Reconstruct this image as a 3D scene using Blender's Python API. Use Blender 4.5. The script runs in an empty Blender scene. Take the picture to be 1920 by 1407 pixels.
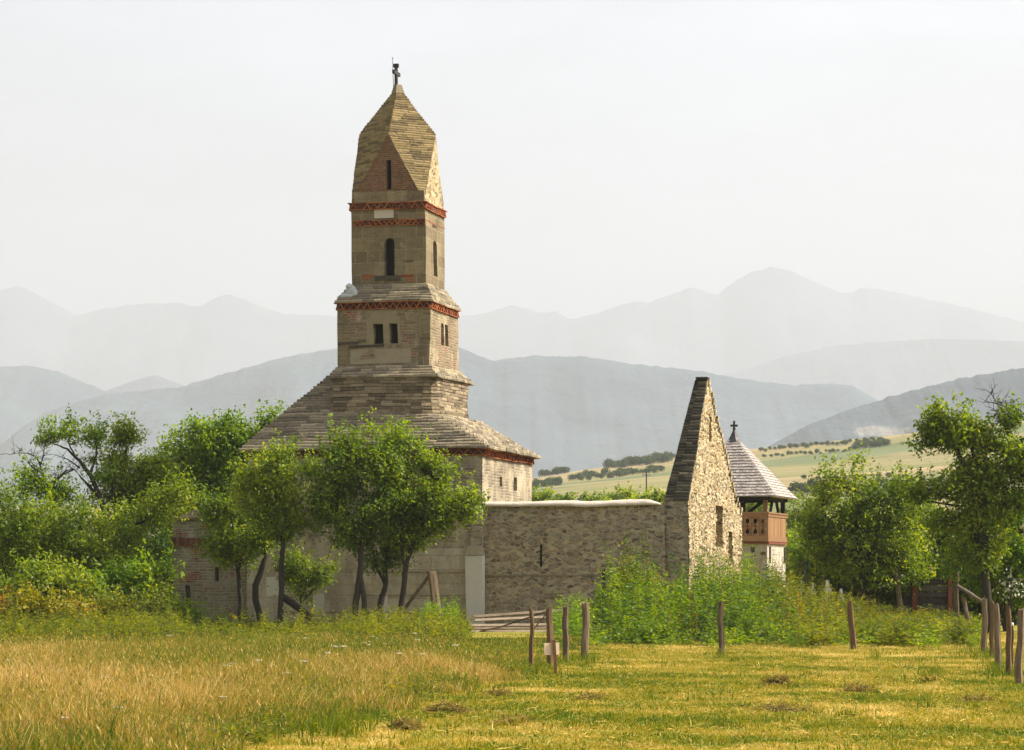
import bpy, bmesh, math, random
import numpy as np
from mathutils import Vector, Matrix, noise as mnoise

S = bpy.context.scene
COL = S.collection
R = math.radians
F = 4720.0          # focal length in photograph pixels
EYE = 1.65
HZ = 1080.0         # horizon row
rng = random.Random(7)
NR = np.random.default_rng(11)

# ------------------------------------------------------------------ helpers
def P(px, py, Y):
    return Vector(((px - 960) / F * Y, Y, EYE + (HZ - py) / F * Y))
def gY(py):
    return EYE * F / (py - HZ)
def tag(o, label=None, cat=None, group=None, kind=None):
    if label: o['label'] = label
    if cat: o['category'] = cat
    if group: o['group'] = group
    if kind: o['kind'] = kind
    return o
def empty(name, loc, rz=0.0):
    o = bpy.data.objects.new(name, None); COL.objects.link(o)
    o.location = loc; o.rotation_euler = (0, 0, rz); o.empty_display_size = 0.3
    return o
def link(name, me, mat=None, parent=None):
    o = bpy.data.objects.new(name, me); COL.objects.link(o)
    if mat is not None: me.materials.append(mat)
    if parent is not None: o.parent = parent
    return o

class MB:
    def __init__(s):
        s.v = []; s.f = []; s.t = []
    def add(s, verts, faces, tone=None):
        b = len(s.v); t = rng.random() if tone is None else tone
        s.v += [tuple(p) for p in verts]
        for f in faces:
            s.f.append([i + b for i in f]); s.t.append(t)
    def hexa(s, p, tone=None):     # p: 4 bottom (ccw from above) + 4 top
        s.add(p, [(3, 2, 1, 0), (4, 5, 6, 7), (0, 1, 5, 4), (1, 2, 6, 5), (2, 3, 7, 6), (3, 0, 4, 7)], tone)
    def box(s, x0, x1, y0, y1, z0, z1, tone=None):
        s.hexa([(x0, y0, z0), (x1, y0, z0), (x1, y1, z0), (x0, y1, z0), (x0, y0, z1), (x1, y0, z1), (x1, y1, z1), (x0, y1, z1)], tone)
    def quad(s, a, b, c, d, tone=None):
        s.add([a, b, c, d], [(0, 1, 2, 3)], tone)
    def bar(s, a, b, w, h, up=(0, 0, 1), tone=None):
        a = Vector(a); b = Vector(b); d = (b - a).normalized(); u = Vector(up)
        sd = d.cross(u)
        if sd.length < 1e-3: sd = d.cross(Vector((0, 1, 0)))
        sd.normalize(); u = sd.cross(d).normalized()
        s.hexa([a - sd * w / 2 - u * h / 2, b - sd * w / 2 - u * h / 2, b + sd * w / 2 - u * h / 2, a + sd * w / 2 - u * h / 2,
                a - sd * w / 2 + u * h / 2, b - sd * w / 2 + u * h / 2, b + sd * w / 2 + u * h / 2, a + sd * w / 2 + u * h / 2], tone)
    def tube(s, pts, rad, n=6, tone=None, rough=0.0, cap=True):
        pts = [Vector(p) for p in pts]; rings = []; k = len(pts); vs = []
        pu = None
        for i, p in enumerate(pts):
            d = (pts[min(i + 1, k - 1)] - pts[max(i - 1, 0)])
            if d.length < 1e-9: d = Vector((0, 0, 1))
            d.normalize()
            if pu is None:
                pu = d.cross(Vector((0.3, 1, 0.1))); 
                if pu.length < 1e-3: pu = d.cross(Vector((1, 0, 0)))
            else:
                pu = pu - d * pu.dot(d)
            pu.normalize(); w = d.cross(pu)
            for j in range(n):
                a = 2 * math.pi * j / n
                r = rad[i] * (1 + rough * (rng.random() - .5) * 2)
                vs.append(p + pu * (r * math.cos(a)) + w * (r * math.sin(a)))
        fs = []
        for i in range(k - 1):
            for j in range(n):
                fs.append((i * n + j, i * n + (j + 1) % n, (i + 1) * n + (j + 1) % n, (i + 1) * n + j))
        if cap:
            fs.append(tuple(range(n - 1, -1, -1))); fs.append(tuple((k - 1) * n + j for j in range(n)))
        s.add(vs, fs, tone)
    def build(s, name, mat, parent=None, smooth=False, off=None):
        me = bpy.data.meshes.new(name)
        v = s.v if off is None else [(a - off[0], b - off[1], c - off[2]) for a, b, c in s.v]
        root = parent
        while root is not None and root.parent is not None: root = root.parent
        if root is not None and root.name in ('stone_church', 'roofless_annexe'):
            w_ = []
            for p in v:
                q = Vector(p); d = mnoise.noise_vector(q * .55) * .05 + mnoise.noise_vector(q * 2.1 + Vector((5, 3, 1))) * .016
                w_.append(tuple(q + d))
            v = w_
        me.from_pydata(v, [], s.f)
        at = me.attributes.new('tone', 'FLOAT', 'FACE'); at.data.foreach_set('value', s.t)
        if smooth: me.polygons.foreach_set('use_smooth', [True] * len(s.f))
        me.update()
        return link(name, me, mat, parent)

def quads_mesh(name, V, tone, nper=4, smooth=False):
    """V: (n*nper,3) array, each nper verts one polygon"""
    me = bpy.data.meshes.new(name); nv = len(V); nf = nv // nper
    me.vertices.add(nv); me.vertices.foreach_set('co', np.ascontiguousarray(V, dtype=np.float32).ravel())
    me.loops.add(nv); me.loops.foreach_set('vertex_index', np.arange(nv, dtype=np.int32))
    me.polygons.add(nf); me.polygons.foreach_set('loop_start', np.arange(0, nv, nper, dtype=np.int32))
    at = me.attributes.new('tone', 'FLOAT', 'FACE'); at.data.foreach_set('value', np.ascontiguousarray(tone, dtype=np.float32))
    me.update(calc_edges=True); me.validate()
    return me

# ------------------------------------------------------------------ materials
class G:
    def __init__(s, name):
        s.m = bpy.data.materials.new(name); s.m.use_nodes = True; s.nt = s.m.node_tree; s.nt.nodes.clear()
        s.out = s.nt.nodes.new('ShaderNodeOutputMaterial')
    def n(s, typ, ins=None, **attrs):
        nd = s.nt.nodes.new('ShaderNode' + typ)
        for k, v in attrs.items(): setattr(nd, k, v)
        for k, v in (ins or {}).items(): s.set(nd.inputs[k], v)
        return nd
    def set(s, sock, v):
        if isinstance(v, bpy.types.NodeSocket): s.nt.links.new(v, sock)
        elif isinstance(v, bpy.types.Node): s.nt.links.new(v.outputs[0], sock)
        else:
            if isinstance(v, (tuple, list)) and len(v) == 3 and sock.type == 'RGBA': v = (*v, 1)
            sock.default_value = v
    def coord(s, scale=(1, 1, 1), loc=(0, 0, 0)):
        tc = s.n('TexCoord'); mp = s.n('Mapping', {'Vector': tc.outputs['Object'], 'Scale': scale, 'Location': loc}); return mp.outputs[0]
    def math(s, op, a, b=None, clamp=False):
        nd = s.n('Math', operation=op, use_clamp=clamp); s.set(nd.inputs[0], a)
        if b is not None: s.set(nd.inputs[1], b)
        return nd.outputs[0]
    def noise(s, vec, scale, detail=4, rough=.6, dist=0):
        return s.n('TexNoise', {'Vector': vec, 'Scale': scale, 'Detail': detail, 'Roughness': rough, 'Distortion': dist}).outputs['Fac']
    def ramp(s, fac, stops, interp='LINEAR'):
        nd = s.n('ValToRGB', {'Fac': fac}); cr = nd.color_ramp; cr.interpolation = interp
        while len(cr.elements) < len(stops): cr.elements.new(0.5)
        for e, (p, c) in zip(cr.elements, stops):
            e.position = p; e.color = (*c, 1) if len(c) == 3 else c
        return nd.outputs[0]
    def mix(s, fac, a, b, mode='MIX'):
        nd = s.n('Mix', data_type='RGBA', blend_type=mode); s.set(nd.inputs[0], fac); s.set(nd.inputs[6], a); s.set(nd.inputs[7], b)
        return nd.outputs[2]
    def grey(s, v):
        return s.ramp(v, [(0, (0, 0, 0)), (1, (1, 1, 1))])
    def distort(s, vec, scale, amt):
        nz = s.n('TexNoise', {'Vector': vec, 'Scale': scale, 'Detail': 3}).outputs['Color']
        sub = s.n('VectorMath', {0: nz, 1: (.5, .5, .5)}, operation='SUBTRACT').outputs[0]
        sc = s.n('VectorMath', {0: sub, 'Scale': amt}, operation='SCALE').outputs[0]
        return s.n('VectorMath', {0: vec, 1: sc}, operation='ADD').outputs[0]
    def planar(s, vec):   # (x+y, z, 0) for axis aligned walls
        sp = s.n('SeparateXYZ', {0: vec}); u = s.math('ADD', sp.outputs[0], sp.outputs[1])
        return s.n('CombineXYZ', {0: u, 1: sp.outputs[2]}).outputs[0]
    def tone(s):
        return s.n('Attribute', attribute_name='tone').outputs['Fac']
    def bump(s, h, strength, dist=0.03, nrm=None):
        nd = s.n('Bump', {'Height': h, 'Strength': strength, 'Distance': dist})
        if nrm is not None: s.set(nd.inputs['Normal'], nrm)
        return nd.outputs[0]
    def finish(s, col, rough=.9, normal=None, spec=.2, metal=0.0):
        b = s.n('BsdfPrincipled', {'Base Color': col, 'Roughness': rough, 'Specular IOR Level': spec, 'Metallic': metal})
        if normal is not None: s.set(b.inputs['Normal'], normal)
        s.nt.links.new(b.outputs[0], s.out.inputs[0]); return s.m

def sc(c, k): return tuple(min(1, x * k) for x in c)

def rubble(name, scale=(3.2, 3.2, 6.0), stones=None, mortar=(.36, .32, .25), mw=.10, bump=.9, pitch=.5):
    g = G(name); v0 = g.coord(); v = g.distort(v0, 2.2, .22)
    vs = g.n('VectorMath', {0: v, 1: scale}, operation='MULTIPLY').outputs[0]
    cell = g.n('TexVoronoi', {'Vector': vs, 'Scale': 1.0, 'Randomness': .95}, feature='F1')
    edge = g.n('TexVoronoi', {'Vector': vs, 'Scale': 1.0, 'Randomness': .95}, feature='DISTANCE_TO_EDGE').outputs['Distance']
    fine = g.noise(v0, 14, 6, .7); mid = g.noise(v0, 1.1, 3)
    e2 = g.math('ADD', edge, g.math('MULTIPLY', g.math('SUBTRACT', fine, .5), .14))
    m = g.n('MapRange', {'Value': e2, 'From Min': mw * .55, 'From Max': mw * 1.5}, interpolation_type='SMOOTHSTEP').outputs[0]
    rnd = g.n('SeparateColor', {0: cell.outputs['Color']}).outputs[0]
    # only some of the cells are proud stones, the rest is smeared over with mortar
    smear = g.n('MapRange', {'Value': g.math('ADD', rnd, g.math('MULTIPLY', g.math('SUBTRACT', mid, .5), .9)), 'From Min': pitch - .06, 'From Max': pitch + .06}).outputs[0]
    m = g.math('MULTIPLY', m, smear)
    rnd2 = g.n('SeparateColor', {0: cell.outputs['Color']}).outputs[1]
    st = g.ramp(rnd2, stones)
    st = g.mix(1.0, st, g.ramp(fine, [(.25, (.62, .62, .62)), (.75, (1.25, 1.25, 1.25))]), 'MULTIPLY')
    mo = g.mix(1.0, mortar, g.ramp(g.noise(v0, 5, 6, .75), [(.3, (.72, .72, .70)), (.7, (1.2, 1.18, 1.12))]), 'MULTIPLY')
    col = g.mix(m, mo, st)
    col = g.mix(1.0, col, g.ramp(mid, [(.3, (.82, .82, .82)), (.7, (1.12, 1.1, 1.06))]), 'MULTIPLY')
    h = g.math('ADD', g.math('MULTIPLY', m, .7), g.math('MULTIPLY', fine, .5))
    return g.finish(col, .95, g.bump(h, bump, .06))

STONES = [(0, (.10, .085, .065)), (.18, (.20, .15, .10)), (.38, (.27, .20, .125)), (.55, (.17, .15, .12)), (.72, (.31, .20, .11)), (.88, (.22, .19, .15)), (1, (.36, .29, .20))]

def courses(name, bw=.42, rh=.11, cols=None, mortar=(.34, .30, .23), ms=.018, bump=.7, brickpatch=0.0, smooth=0.0, distort=.07, mcol=None):
    """coursed masonry on axis-aligned walls, optionally with patches of red brick and of smeared render"""
    g = G(name); v0 = g.coord(); v = g.distort(v0, 1.6, distort)
    pv = g.planar(v)
    def bricks(bw, rh, ms, c1, c2, mort, sq=.7):
        return g.n('TexBrick', {'Vector': pv, 'Color1': c1, 'Color2': c2, 'Mortar': mort, 'Scale': 1.0, 'Mortar Size': ms, 'Mortar Smooth': .4,
                                'Bias': 0.0, 'Brick Width': bw, 'Row Height': rh}, offset=.43, squash=sq, squash_frequency=3)
    b = bricks(bw, rh, ms, (0, 0, 0), (1, 1, 1), (0, 0, 0))
    rnd = g.n('SeparateColor', {0: b.outputs['Color']}).outputs[0]
    # a second random stream so that neighbouring stones differ more
    n2 = g.noise(g.n('VectorMath', {0: v0, 1: (1.5, 1.5, 9.0)}, operation='MULTIPLY').outputs[0], 1.0, 1)
    st = g.ramp(g.math('ADD', g.math('MULTIPLY', rnd, .6), g.math('MULTIPLY', n2, .55)), cols or STONES)
    fine = g.noise(v0, 16, 6, .7); mid = g.noise(v0, .9, 4)
    st = g.mix(1.0, st, g.ramp(fine, [(.25, (.68, .68, .68)), (.75, (1.2, 1.2, 1.2))]), 'MULTIPLY')
    mo = g.mix(1.0, mortar, g.ramp(g.noise(v0, 6, 5, .7), [(.3, (.75, .75, .75)), (.7, (1.18, 1.16, 1.1))]), 'MULTIPLY')
    col = g.mix(b.outputs['Fac'], st, mo)
    h = g.math('SUBTRACT', 1.0, b.outputs['Fac'])
    if brickpatch > 0:
        r = bricks(.26, .075, .02, (.34, .085, .04), (.23, .07, .04), (.36, .31, .24))
        mk = g.n('MapRange', {'Value': g.noise(g.coord((1, 1, 1.3), (3.1, 7.7, 2.3)), 1.5, 2), 'From Min': .64 - brickpatch, 'From Max': .67 - brickpatch}).outputs[0]
        rc = g.mix(1.0, r.outputs['Color'], g.ramp(fine, [(.25, (.7, .7, .7)), (.75, (1.2, 1.2, 1.2))]), 'MULTIPLY')
        col = g.mix(mk, col, rc)
        h = g.mix(mk, h, g.math('SUBTRACT', 1.0, r.outputs['Fac']))
    if smooth > 0:
        mk = g.n('MapRange', {'Value': g.noise(g.coord((1, 1, 1), (9.1, 1.7, 5.3)), 1.3, 5, .65), 'From Min': .62 - smooth, 'From Max': .70 - smooth}).outputs[0]
        pl = g.mix(1.0, mcol or mortar, g.ramp(g.noise(v0, 3.2, 6, .75), [(.3, (.7, .69, .66)), (.7, (1.2, 1.18, 1.13))]), 'MULTIPLY')
        col = g.mix(mk, col, pl); h = g.mix(mk, h, g.grey(g.noise(v0, 7, 4)))
    stain = g.ramp(g.noise(g.coord((1.2, 1.2, .35)), 1.2, 5, .7), [(.32, (.70, .68, .64)), (.62, (1.08, 1.07, 1.04))])
    col = g.mix(1.0, col, stain, 'MULTIPLY')
    hh = g.math('ADD', g.math('MULTIPLY', h, .7), g.math('MULTIPLY', fine, .45))
    return g.finish(col, .95, g.bump(hh, bump, .04))

def tonal(name, stops, nscale=8, bump=.3, rough=.9, spec=.2, stretch=(1, 1, 1), dist=.02, namp=.5):
    g = G(name); v = g.coord(stretch); nz = g.noise(v, nscale, 6, .7)
    f = g.math('ADD', g.math('MULTIPLY', g.tone(), 1 - namp * .5), g.math('MULTIPLY', g.math('SUBTRACT', nz, .5), namp * 1.6), )
    col = g.ramp(f, stops)
    return g.finish(col, rough, g.bump(nz, bump, dist), spec)

def leafy(name, stops, trans=.48, rough=.5, spec=.25):
    g = G(name); col = g.ramp(g.tone(), stops)
    b = g.n('BsdfPrincipled', {'Base Color': col, 'Roughness': rough, 'Specular IOR Level': spec})
    hs = g.n('HueSaturation', {'Hue': .487, 'Saturation': 1.1, 'Value': 1.6, 'Color': col})
    t = g.n('BsdfTranslucent', {'Color': hs.outputs[0]})
    mx = g.n('MixShader', {0: trans, 1: b.outputs[0], 2: t.outputs[0]})
    g.nt.links.new(mx.outputs[0], g.out.inputs[0]); return g.m

M = {}
M['rubble'] = rubble('rubble_wall', (5.2, 5.2, 11.0), [(p, sc(c, 1.18)) for p, c in STONES], (.41, .345, .235), .085, .8, .27)
M['rubble_warm'] = rubble('rubble_gable', (6.4, 6.4, 8.6), [(0, (.10, .075, .04)), (.2, (.24, .165, .08)), (.4, (.38, .27, .125)), (.6, (.44, .31, .14)), (.8, (.30, .22, .12)), (1, (.50, .41, .26))], (.50, .415, .27), .09, .9, .27)
M['nave'] = courses('nave_masonry', .95, .46, [(0, (.33, .28, .215)), (.5, (.43, .37, .285)), (1, (.53, .47, .37))], (.34, .28, .215), .012, .5, 0, .06, .05, (.46, .39, .30))
M['nave_upper'] = courses('nave_upper_masonry', .55, .10, [(0, (.13, .115, .085)), (.5, (.24, .20, .145)), (1, (.34, .28, .20))], (.37, .32, .235), .02, .8, 0, .16, .08, (.42, .36, .265))
M['apse'] = courses('apse_masonry', .38, .10, [(0, (.16, .13, .10)), (.5, (.27, .23, .17)), (1, (.37, .32, .25))], (.37, .34, .27), .022, .8, .045, .05, .09)
M['base_block'] = courses('tower_base_masonry', .50, .105, [(0, (.12, .10, .07)), (.4, (.23, .175, .11)), (.7, (.31, .24, .155)), (1, (.38, .31, .21))], (.36, .30, .21), .016, .9, .03, .04, .07)
M['stage'] = courses('tower_stage_masonry', .46, .095, [(0, (.11, .09, .065)), (.4, (.22, .17, .105)), (.7, (.29, .225, .14)), (1, (.32, .255, .165))], (.31, .25, .165), .020, .9, .055, .08, .07, (.40, .335, .23))
M['belfry'] = courses('belfry_masonry', .62, .40, [(0, (.13, .10, .06)), (.4, (.19, .15, .09)), (.7, (.24, .19, .115)), (1, (.31, .245, .155))], (.33, .27, .18), .016, .8, .0, .02, .07, (.30, .24, .155))
M['brick'] = courses('gable_brick', .27, .07, [(0, (.11, .06, .035)), (.45, (.20, .08, .042)), (.75, (.25, .10, .05)), (1, (.24, .17, .10))], (.22, .17, .115), .016, .7, 0, -.02, .03)
M['red_brick'] = tonal('red_brick', [(0, (.18, .05, .022)), (.5, (.38, .11, .035)), (1, (.52, .20, .07))], 20, .4)
M['old_brick'] = tonal('weathered_brick', [(0, (.09, .04, .026)), (.5, (.17, .07, .042)), (1, (.26, .13, .085))], 14, .5)
M['frieze_back'] = tonal('frieze_recess_shade', [(0, (.05, .030, .022)), (1, (.10, .055, .035))], 12, .3)  # shade of the recess put into the dark brick-red colour
M['slab'] = tonal('stone_slabs', [(0, (.125, .105, .075)), (.3, (.22, .18, .12)), (.65, (.32, .265, .17)), (1, (.45, .37, .24))], 9, .6, .95, .15, (1, 1, 1), .03, .7)
M['spire_slab'] = tonal('spire_slabs', [(0, (.11, .08, .042)), (.3, (.20, .148, .070)), (.65, (.285, .21, .10)), (1, (.38, .285, .14))], 9, .7, .95, .15, (1, 1, 1), .03, .7)
M['block_stone'] = tonal('tower_base_stone', [(0, (.10, .08, .05)), (.3, (.20, .155, .095)), (.6, (.29, .225, .14)), (.85, (.36, .285, .18)), (1, (.28, .15, .09))], 9, .6, .95, .15, (1, 1, 1), .03, .6)
M['dark_slab'] = tonal('dark_slabs', [(0, (.035, .031, .022)), (.4, (.075, .065, .043)), (1, (.18, .15, .095))], 9, .6)
M['plaster'] = tonal('pale_plaster', [(0, (.20, .165, .105)), (.5, (.285, .235, .15)), (1, (.37, .31, .21))], 5, .3, .9)
M['coping'] = tonal('lime_coping', [(0, (.42, .35, .27)), (.4, (.60, .51, .405)), (1, (.73, .63, .51))], 2.5, .8, .95, .2, (1, 1, 1), .03, .9)
M['pale_stone'] = tonal('pale_stone', [(0, (.42, .39, .34)), (.5, (.53, .50, .44)), (1, (.62, .59, .53))], 6, .4, .9)
M['pink_stone'] = tonal('pale_patch', [(0, (.42, .36, .29)), (1, (.56, .49, .41))], 6, .2)
M['lion_stone'] = tonal('grey_marble', [(0, (.33, .34, .34)), (.5, (.45, .46, .46)), (1, (.60, .60, .60))], 7, .6)
M['void'] = tonal('dark_opening', [(0, (.012, .010, .008)), (1, (.022, .018, .014))], 6, .1)  # painted darkness of the unlit interior
M['iron'] = tonal('dark_iron', [(0, (.015, .014, .014)), (1, (.035, .03, .03))], 30, .2, .55, .4)
M['wood_grey'] = tonal('weathered_wood', [(0, (.07, .05, .033)), (.45, (.20, .145, .09)), (1, (.42, .32, .21))], 5, 1.0, .9, .15, (5, 5, .5), .02, .9)
M['wood_brown'] = tonal('brown_wood', [(0, (.06, .038, .022)), (.45, (.17, .105, .055)), (1, (.34, .22, .12))], 5, 1.0, .9, .15, (5, 5, .5), .02, .9)
M['wood_dark'] = tonal('dark_wood', [(0, (.018, .015, .012)), (1, (.05, .04, .03))], 7, .5, .9, .15, (6, 6, .8), .02, .8)
M['wood_board'] = tonal('old_boards', [(0, (.035, .030, .024)), (.5, (.085, .072, .056)), (1, (.16, .135, .105))], 5, .6, .9, .15, (.7, 5, 5), .02, .8)
M['wood_pale'] = tonal('bleached_rails', [(0, (.16, .12, .08)), (.5, (.36, .285, .195)), (1, (.55, .45, .32))], 5, .6, .9, .15, (.8, 5, 5), .02, .8)
M['wood_red'] = tonal('red_painted_wood', [(0, (.13, .04, .022)), (1, (.24, .075, .035))], 7, .4, .85)
M['wood_fresh'] = tonal('new_planks', [(0, (.21, .11, .05)), (.5, (.31, .165, .072)), (1, (.40, .235, .115))], 5, .4, .75, .25, (9, 9, .6), .01, .5)
M['plywood'] = tonal('plywood', [(0, (.60, .45, .30)), (1, (.72, .56, .39))], 4, .1, .7, .3, (.6, .6, 6), .005, .4)
M['shingle'] = tonal('wood_shingles', [(0, (.26, .22, .19)), (.5, (.38, .33, .285)), (1, (.50, .44, .39))], 9, .2, .6, .5, (5, 5, 1))
M['white'] = tonal('white_paint', [(0, (.66, .67, .68)), (1, (.80, .80, .80))], 7, .2, .6, .3)
M['limewash'] = courses('limewashed_wall', .5, .3, [(0, (.36, .31, .26)), (.5, (.46, .41, .35)), (1, (.54, .49, .42))], (.46, .41, .34), .012, .4, 0, .18, .1, (.47, .42, .36))
M['bark'] = tonal('bark', [(0, (.028, .024, .018)), (.5, (.065, .054, .040)), (1, (.12, .10, .075))], 14, .9, .95, .1, (3, 3, .8), .02, .9)
M['flower_red'] = tonal('red_petals', [(0, (.35, .03, .05)), (1, (.62, .14, .14))], 30, .2, .7)
M['flower_white'] = tonal('white_petals', [(0, (.62, .62, .50)), (1, (.80, .79, .68))], 30, .2, .7)
M['rust_seed'] = tonal('rust_seeds', [(0, (.14, .03, .015)), (1, (.30, .075, .03))], 30, .3, .9)
M['leaf'] = leafy('leaf_green', [(0, (.040, .080, .007)), (.35, (.110, .178, .013)), (.7, (.20, .262, .020)), (1, (.33, .34, .035))])
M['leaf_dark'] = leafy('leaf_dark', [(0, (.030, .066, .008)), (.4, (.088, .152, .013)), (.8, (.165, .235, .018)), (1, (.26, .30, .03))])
M['leaf_bright'] = leafy('leaf_bright', [(0, (.045, .10, .006)), (.4, (.115, .21, .009)), (.75, (.205, .30, .014)), (1, (.33, .37, .024))])
M['leaf_yellow'] = leafy('leaf_yellow', [(0, (.06, .085, .008)), (.4, (.155, .175, .015)), (.75, (.26, .24, .022)), (1, (.38, .28, .03))])
M['leaf_rust'] = leafy('leaf_rust', [(0, (.08, .075, .012)), (.4, (.20, .13, .022)), (.75, (.30, .17, .03)), (1, (.38, .24, .05))])
M['grass_tall'] = leafy('tall_grass', [(0, (.045, .095, .010)), (.28, (.13, .17, .02)), (.52, (.28, .225, .036)), (.76, (.40, .262, .058)), (1, (.58, .43, .165))], .3, .7, .1)
M['grass_lawn'] = leafy('lawn_grass', [(0, (.06, .105, .007)), (.28, (.17, .19, .018)), (.52, (.33, .265, .034)), (.78, (.45, .33, .085)), (1, (.68, .51, .17))], .3, .7, .1)
M['hay'] = leafy('cut_hay', [(0, (.08, .06, .018)), (.3, (.20, .14, .04)), (.6, (.36, .26, .07)), (.8, (.17, .20, .02)), (1, (.45, .34, .11))], .2, .8, .1)
M['soil'] = tonal('dark_soil', [(0, (.05, .035, .016)), (1, (.11, .075, .03))], 12, .8)
M['far_tree'] = leafy('far_foliage', [(0, (.022, .042, .010)), (.5, (.045, .078, .015)), (1, (.085, .12, .022))], .25, .7, .1)

def ground_mat():
    g = G('ground_soil_and_fields'); tc = g.n('TexCoord').outputs['Object']
    sp = g.n('SeparateXYZ', {0: tc}); X, Y = sp.outputs[0], sp.outputs[1]
    big = g.noise(tc, .14, 4); fine = g.noise(tc, 6, 6, .75); patch = g.noise(tc, .5, 5, .65)
    near = g.ramp(g.math('ADD', g.math('MULTIPLY', patch, .7), g.math('MULTIPLY', fine, .3)),
                  [(.3, (.075, .085, .014)), (.45, (.17, .16, .025)), (.58, (.28, .22, .04)), (.72, (.36, .25, .06))])
    # strip fields lying along the hillside
    w = g.math('ADD', g.math('MULTIPLY', Y, .0021), g.math('MULTIPLY', X, -.0012))
    w = g.math('ADD', w, g.math('MULTIPLY', g.math('SUBTRACT', g.noise(tc, .006, 3), .5), .22))
    wv = g.n('CombineXYZ', {0: g.math('MULTIPLY', X, .0035), 1: g.math('MULTIPLY', w, 9.0)}).outputs[0]
    cell = g.n('TexVoronoi', {'Vector': wv, 'Scale': 1.0, 'Randomness': .6}, feature='F1').outputs['Color']
    r1 = g.n('SeparateColor', {0: cell}).outputs[0]
    fld = g.ramp(r1, [(0, (.13, .15, .05)), (.18, (.37, .255, .11)), (.36, (.22, .195, .065)), (.52, (.42, .29, .13)), (.68, (.11, .145, .05)), (.8, (.32, .235, .09)), (1, (.26, .215, .08))])
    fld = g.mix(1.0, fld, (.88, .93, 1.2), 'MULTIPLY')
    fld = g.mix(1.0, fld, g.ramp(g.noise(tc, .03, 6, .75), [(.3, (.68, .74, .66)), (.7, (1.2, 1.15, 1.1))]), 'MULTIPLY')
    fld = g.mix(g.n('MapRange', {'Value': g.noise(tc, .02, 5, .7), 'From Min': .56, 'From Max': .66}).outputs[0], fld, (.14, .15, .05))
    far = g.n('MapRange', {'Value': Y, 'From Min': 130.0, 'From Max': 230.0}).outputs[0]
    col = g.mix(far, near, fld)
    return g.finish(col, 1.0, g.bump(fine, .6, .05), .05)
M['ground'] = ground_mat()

def mountain_mat(name, a, b, scale, scar=None):
    g = G(name); tc = g.n('TexCoord').outputs['Object']
    col = g.ramp(g.noise(tc, scale, 7, .65), [(.35, a), (.65, b)])
    if scar:
        sp = g.n('SeparateXYZ', {0: tc})
        dx = g.math('DIVIDE', g.math('SUBTRACT', sp.outputs[0], scar[0]), scar[2]); dz = g.math('DIVIDE', g.math('SUBTRACT', sp.outputs[2], scar[1]), scar[3])
        d = g.math('ADD', g.math('MULTIPLY', dx, dx), g.math('MULTIPLY', dz, dz))
        d = g.math('ADD', d, g.math('MULTIPLY', g.math('SUBTRACT', g.noise(tc, .03, 5), .5), 2.4))
        mk = g.n('MapRange', {'Value': d, 'From Min': 1.0, 'From Max': .5}).outputs[0]
        col = g.mix(mk, col, (.22, .21, .18))
    return g.finish(col, 1.0, g.bump(g.noise(tc, scale * 1.6, 7, .62), 1.0, .11 / scale), .03)

# ------------------------------------------------------------------ ground and mountains
def interp(x, pts):
    xs = [p[0] for p in pts]; ys = [p[1] for p in pts]
    return np.interp(x, xs, ys)
RIDGE = [(-3000, 1040), (0, 960), (700, 925), (1000, 893), (1060, 884), (1250, 861), (1430, 845), (1640, 826), (1730, 815), (1920, 790), (2400, 745), (5000, 700)]
def hterr(X, Y):
    X = np.asarray(X, float); Y = np.asarray(Y, float)
    px = X / np.maximum(Y, 60) * F + 960
    zr = EYE + (HZ - interp(px, RIDGE)) / F * 900
    t = np.clip((Y - 170) / 730, 0, 1)
    up = t ** 1.15
    dn = np.clip((Y - 900) / 900, 0, 1); dn = dn * dn * (3 - 2 * dn)
    und = 1.1 * np.sin(X * .021 + Y * .013) * np.clip((Y - 170) / 300, 0, 1) * (1 - dn)
    return np.where(Y < 170, 0, (zr * up) * (1 - dn) - 30 * dn + und)
def hs(x, y): return float(hterr(x, y))
def ground_at(px, py):
    last = 60
    for Y in np.arange(60, 1000, 3.0):
        x = (px - 960) / F * Y
        if EYE + (HZ - py) / F * Y <= hs(x, Y): return x, Y
    return (px - 960) / F * 895, 895.0

def build_ground():
    ys = np.concatenate([np.array([-400, -100, -20, 0]), np.linspace(10, 170, 60), np.linspace(180, 900, 130), np.linspace(930, 1800, 30), np.geomspace(2000, 14600, 18)])
    ts = np.linspace(-1, 1, 161); V = []
    for y in ys:
        half = max(140, abs(y) * .62) if y < 1500 else max(140, abs(y) * .62)
        x = ts * half
        z = hterr(x, np.full_like(x, y))
        V.append(np.stack([x, np.full_like(x, y), z], 1))
    V = np.concatenate(V); nx = len(ts); ny = len(ys)
    i, j = np.meshgrid(np.arange(nx - 1), np.arange(ny - 1)); a = (j * nx + i).ravel()
    faces = np.stack([a, a + 1, a + 1 + nx, a + nx], 1)
    me = bpy.data.meshes.new('ground'); me.from_pydata(V.tolist(), [], faces.tolist())
    me.polygons.foreach_set('use_smooth', [True] * len(faces)); me.update()
    tag(link('ground', me, M['ground']), kind='structure')
build_ground()

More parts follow.
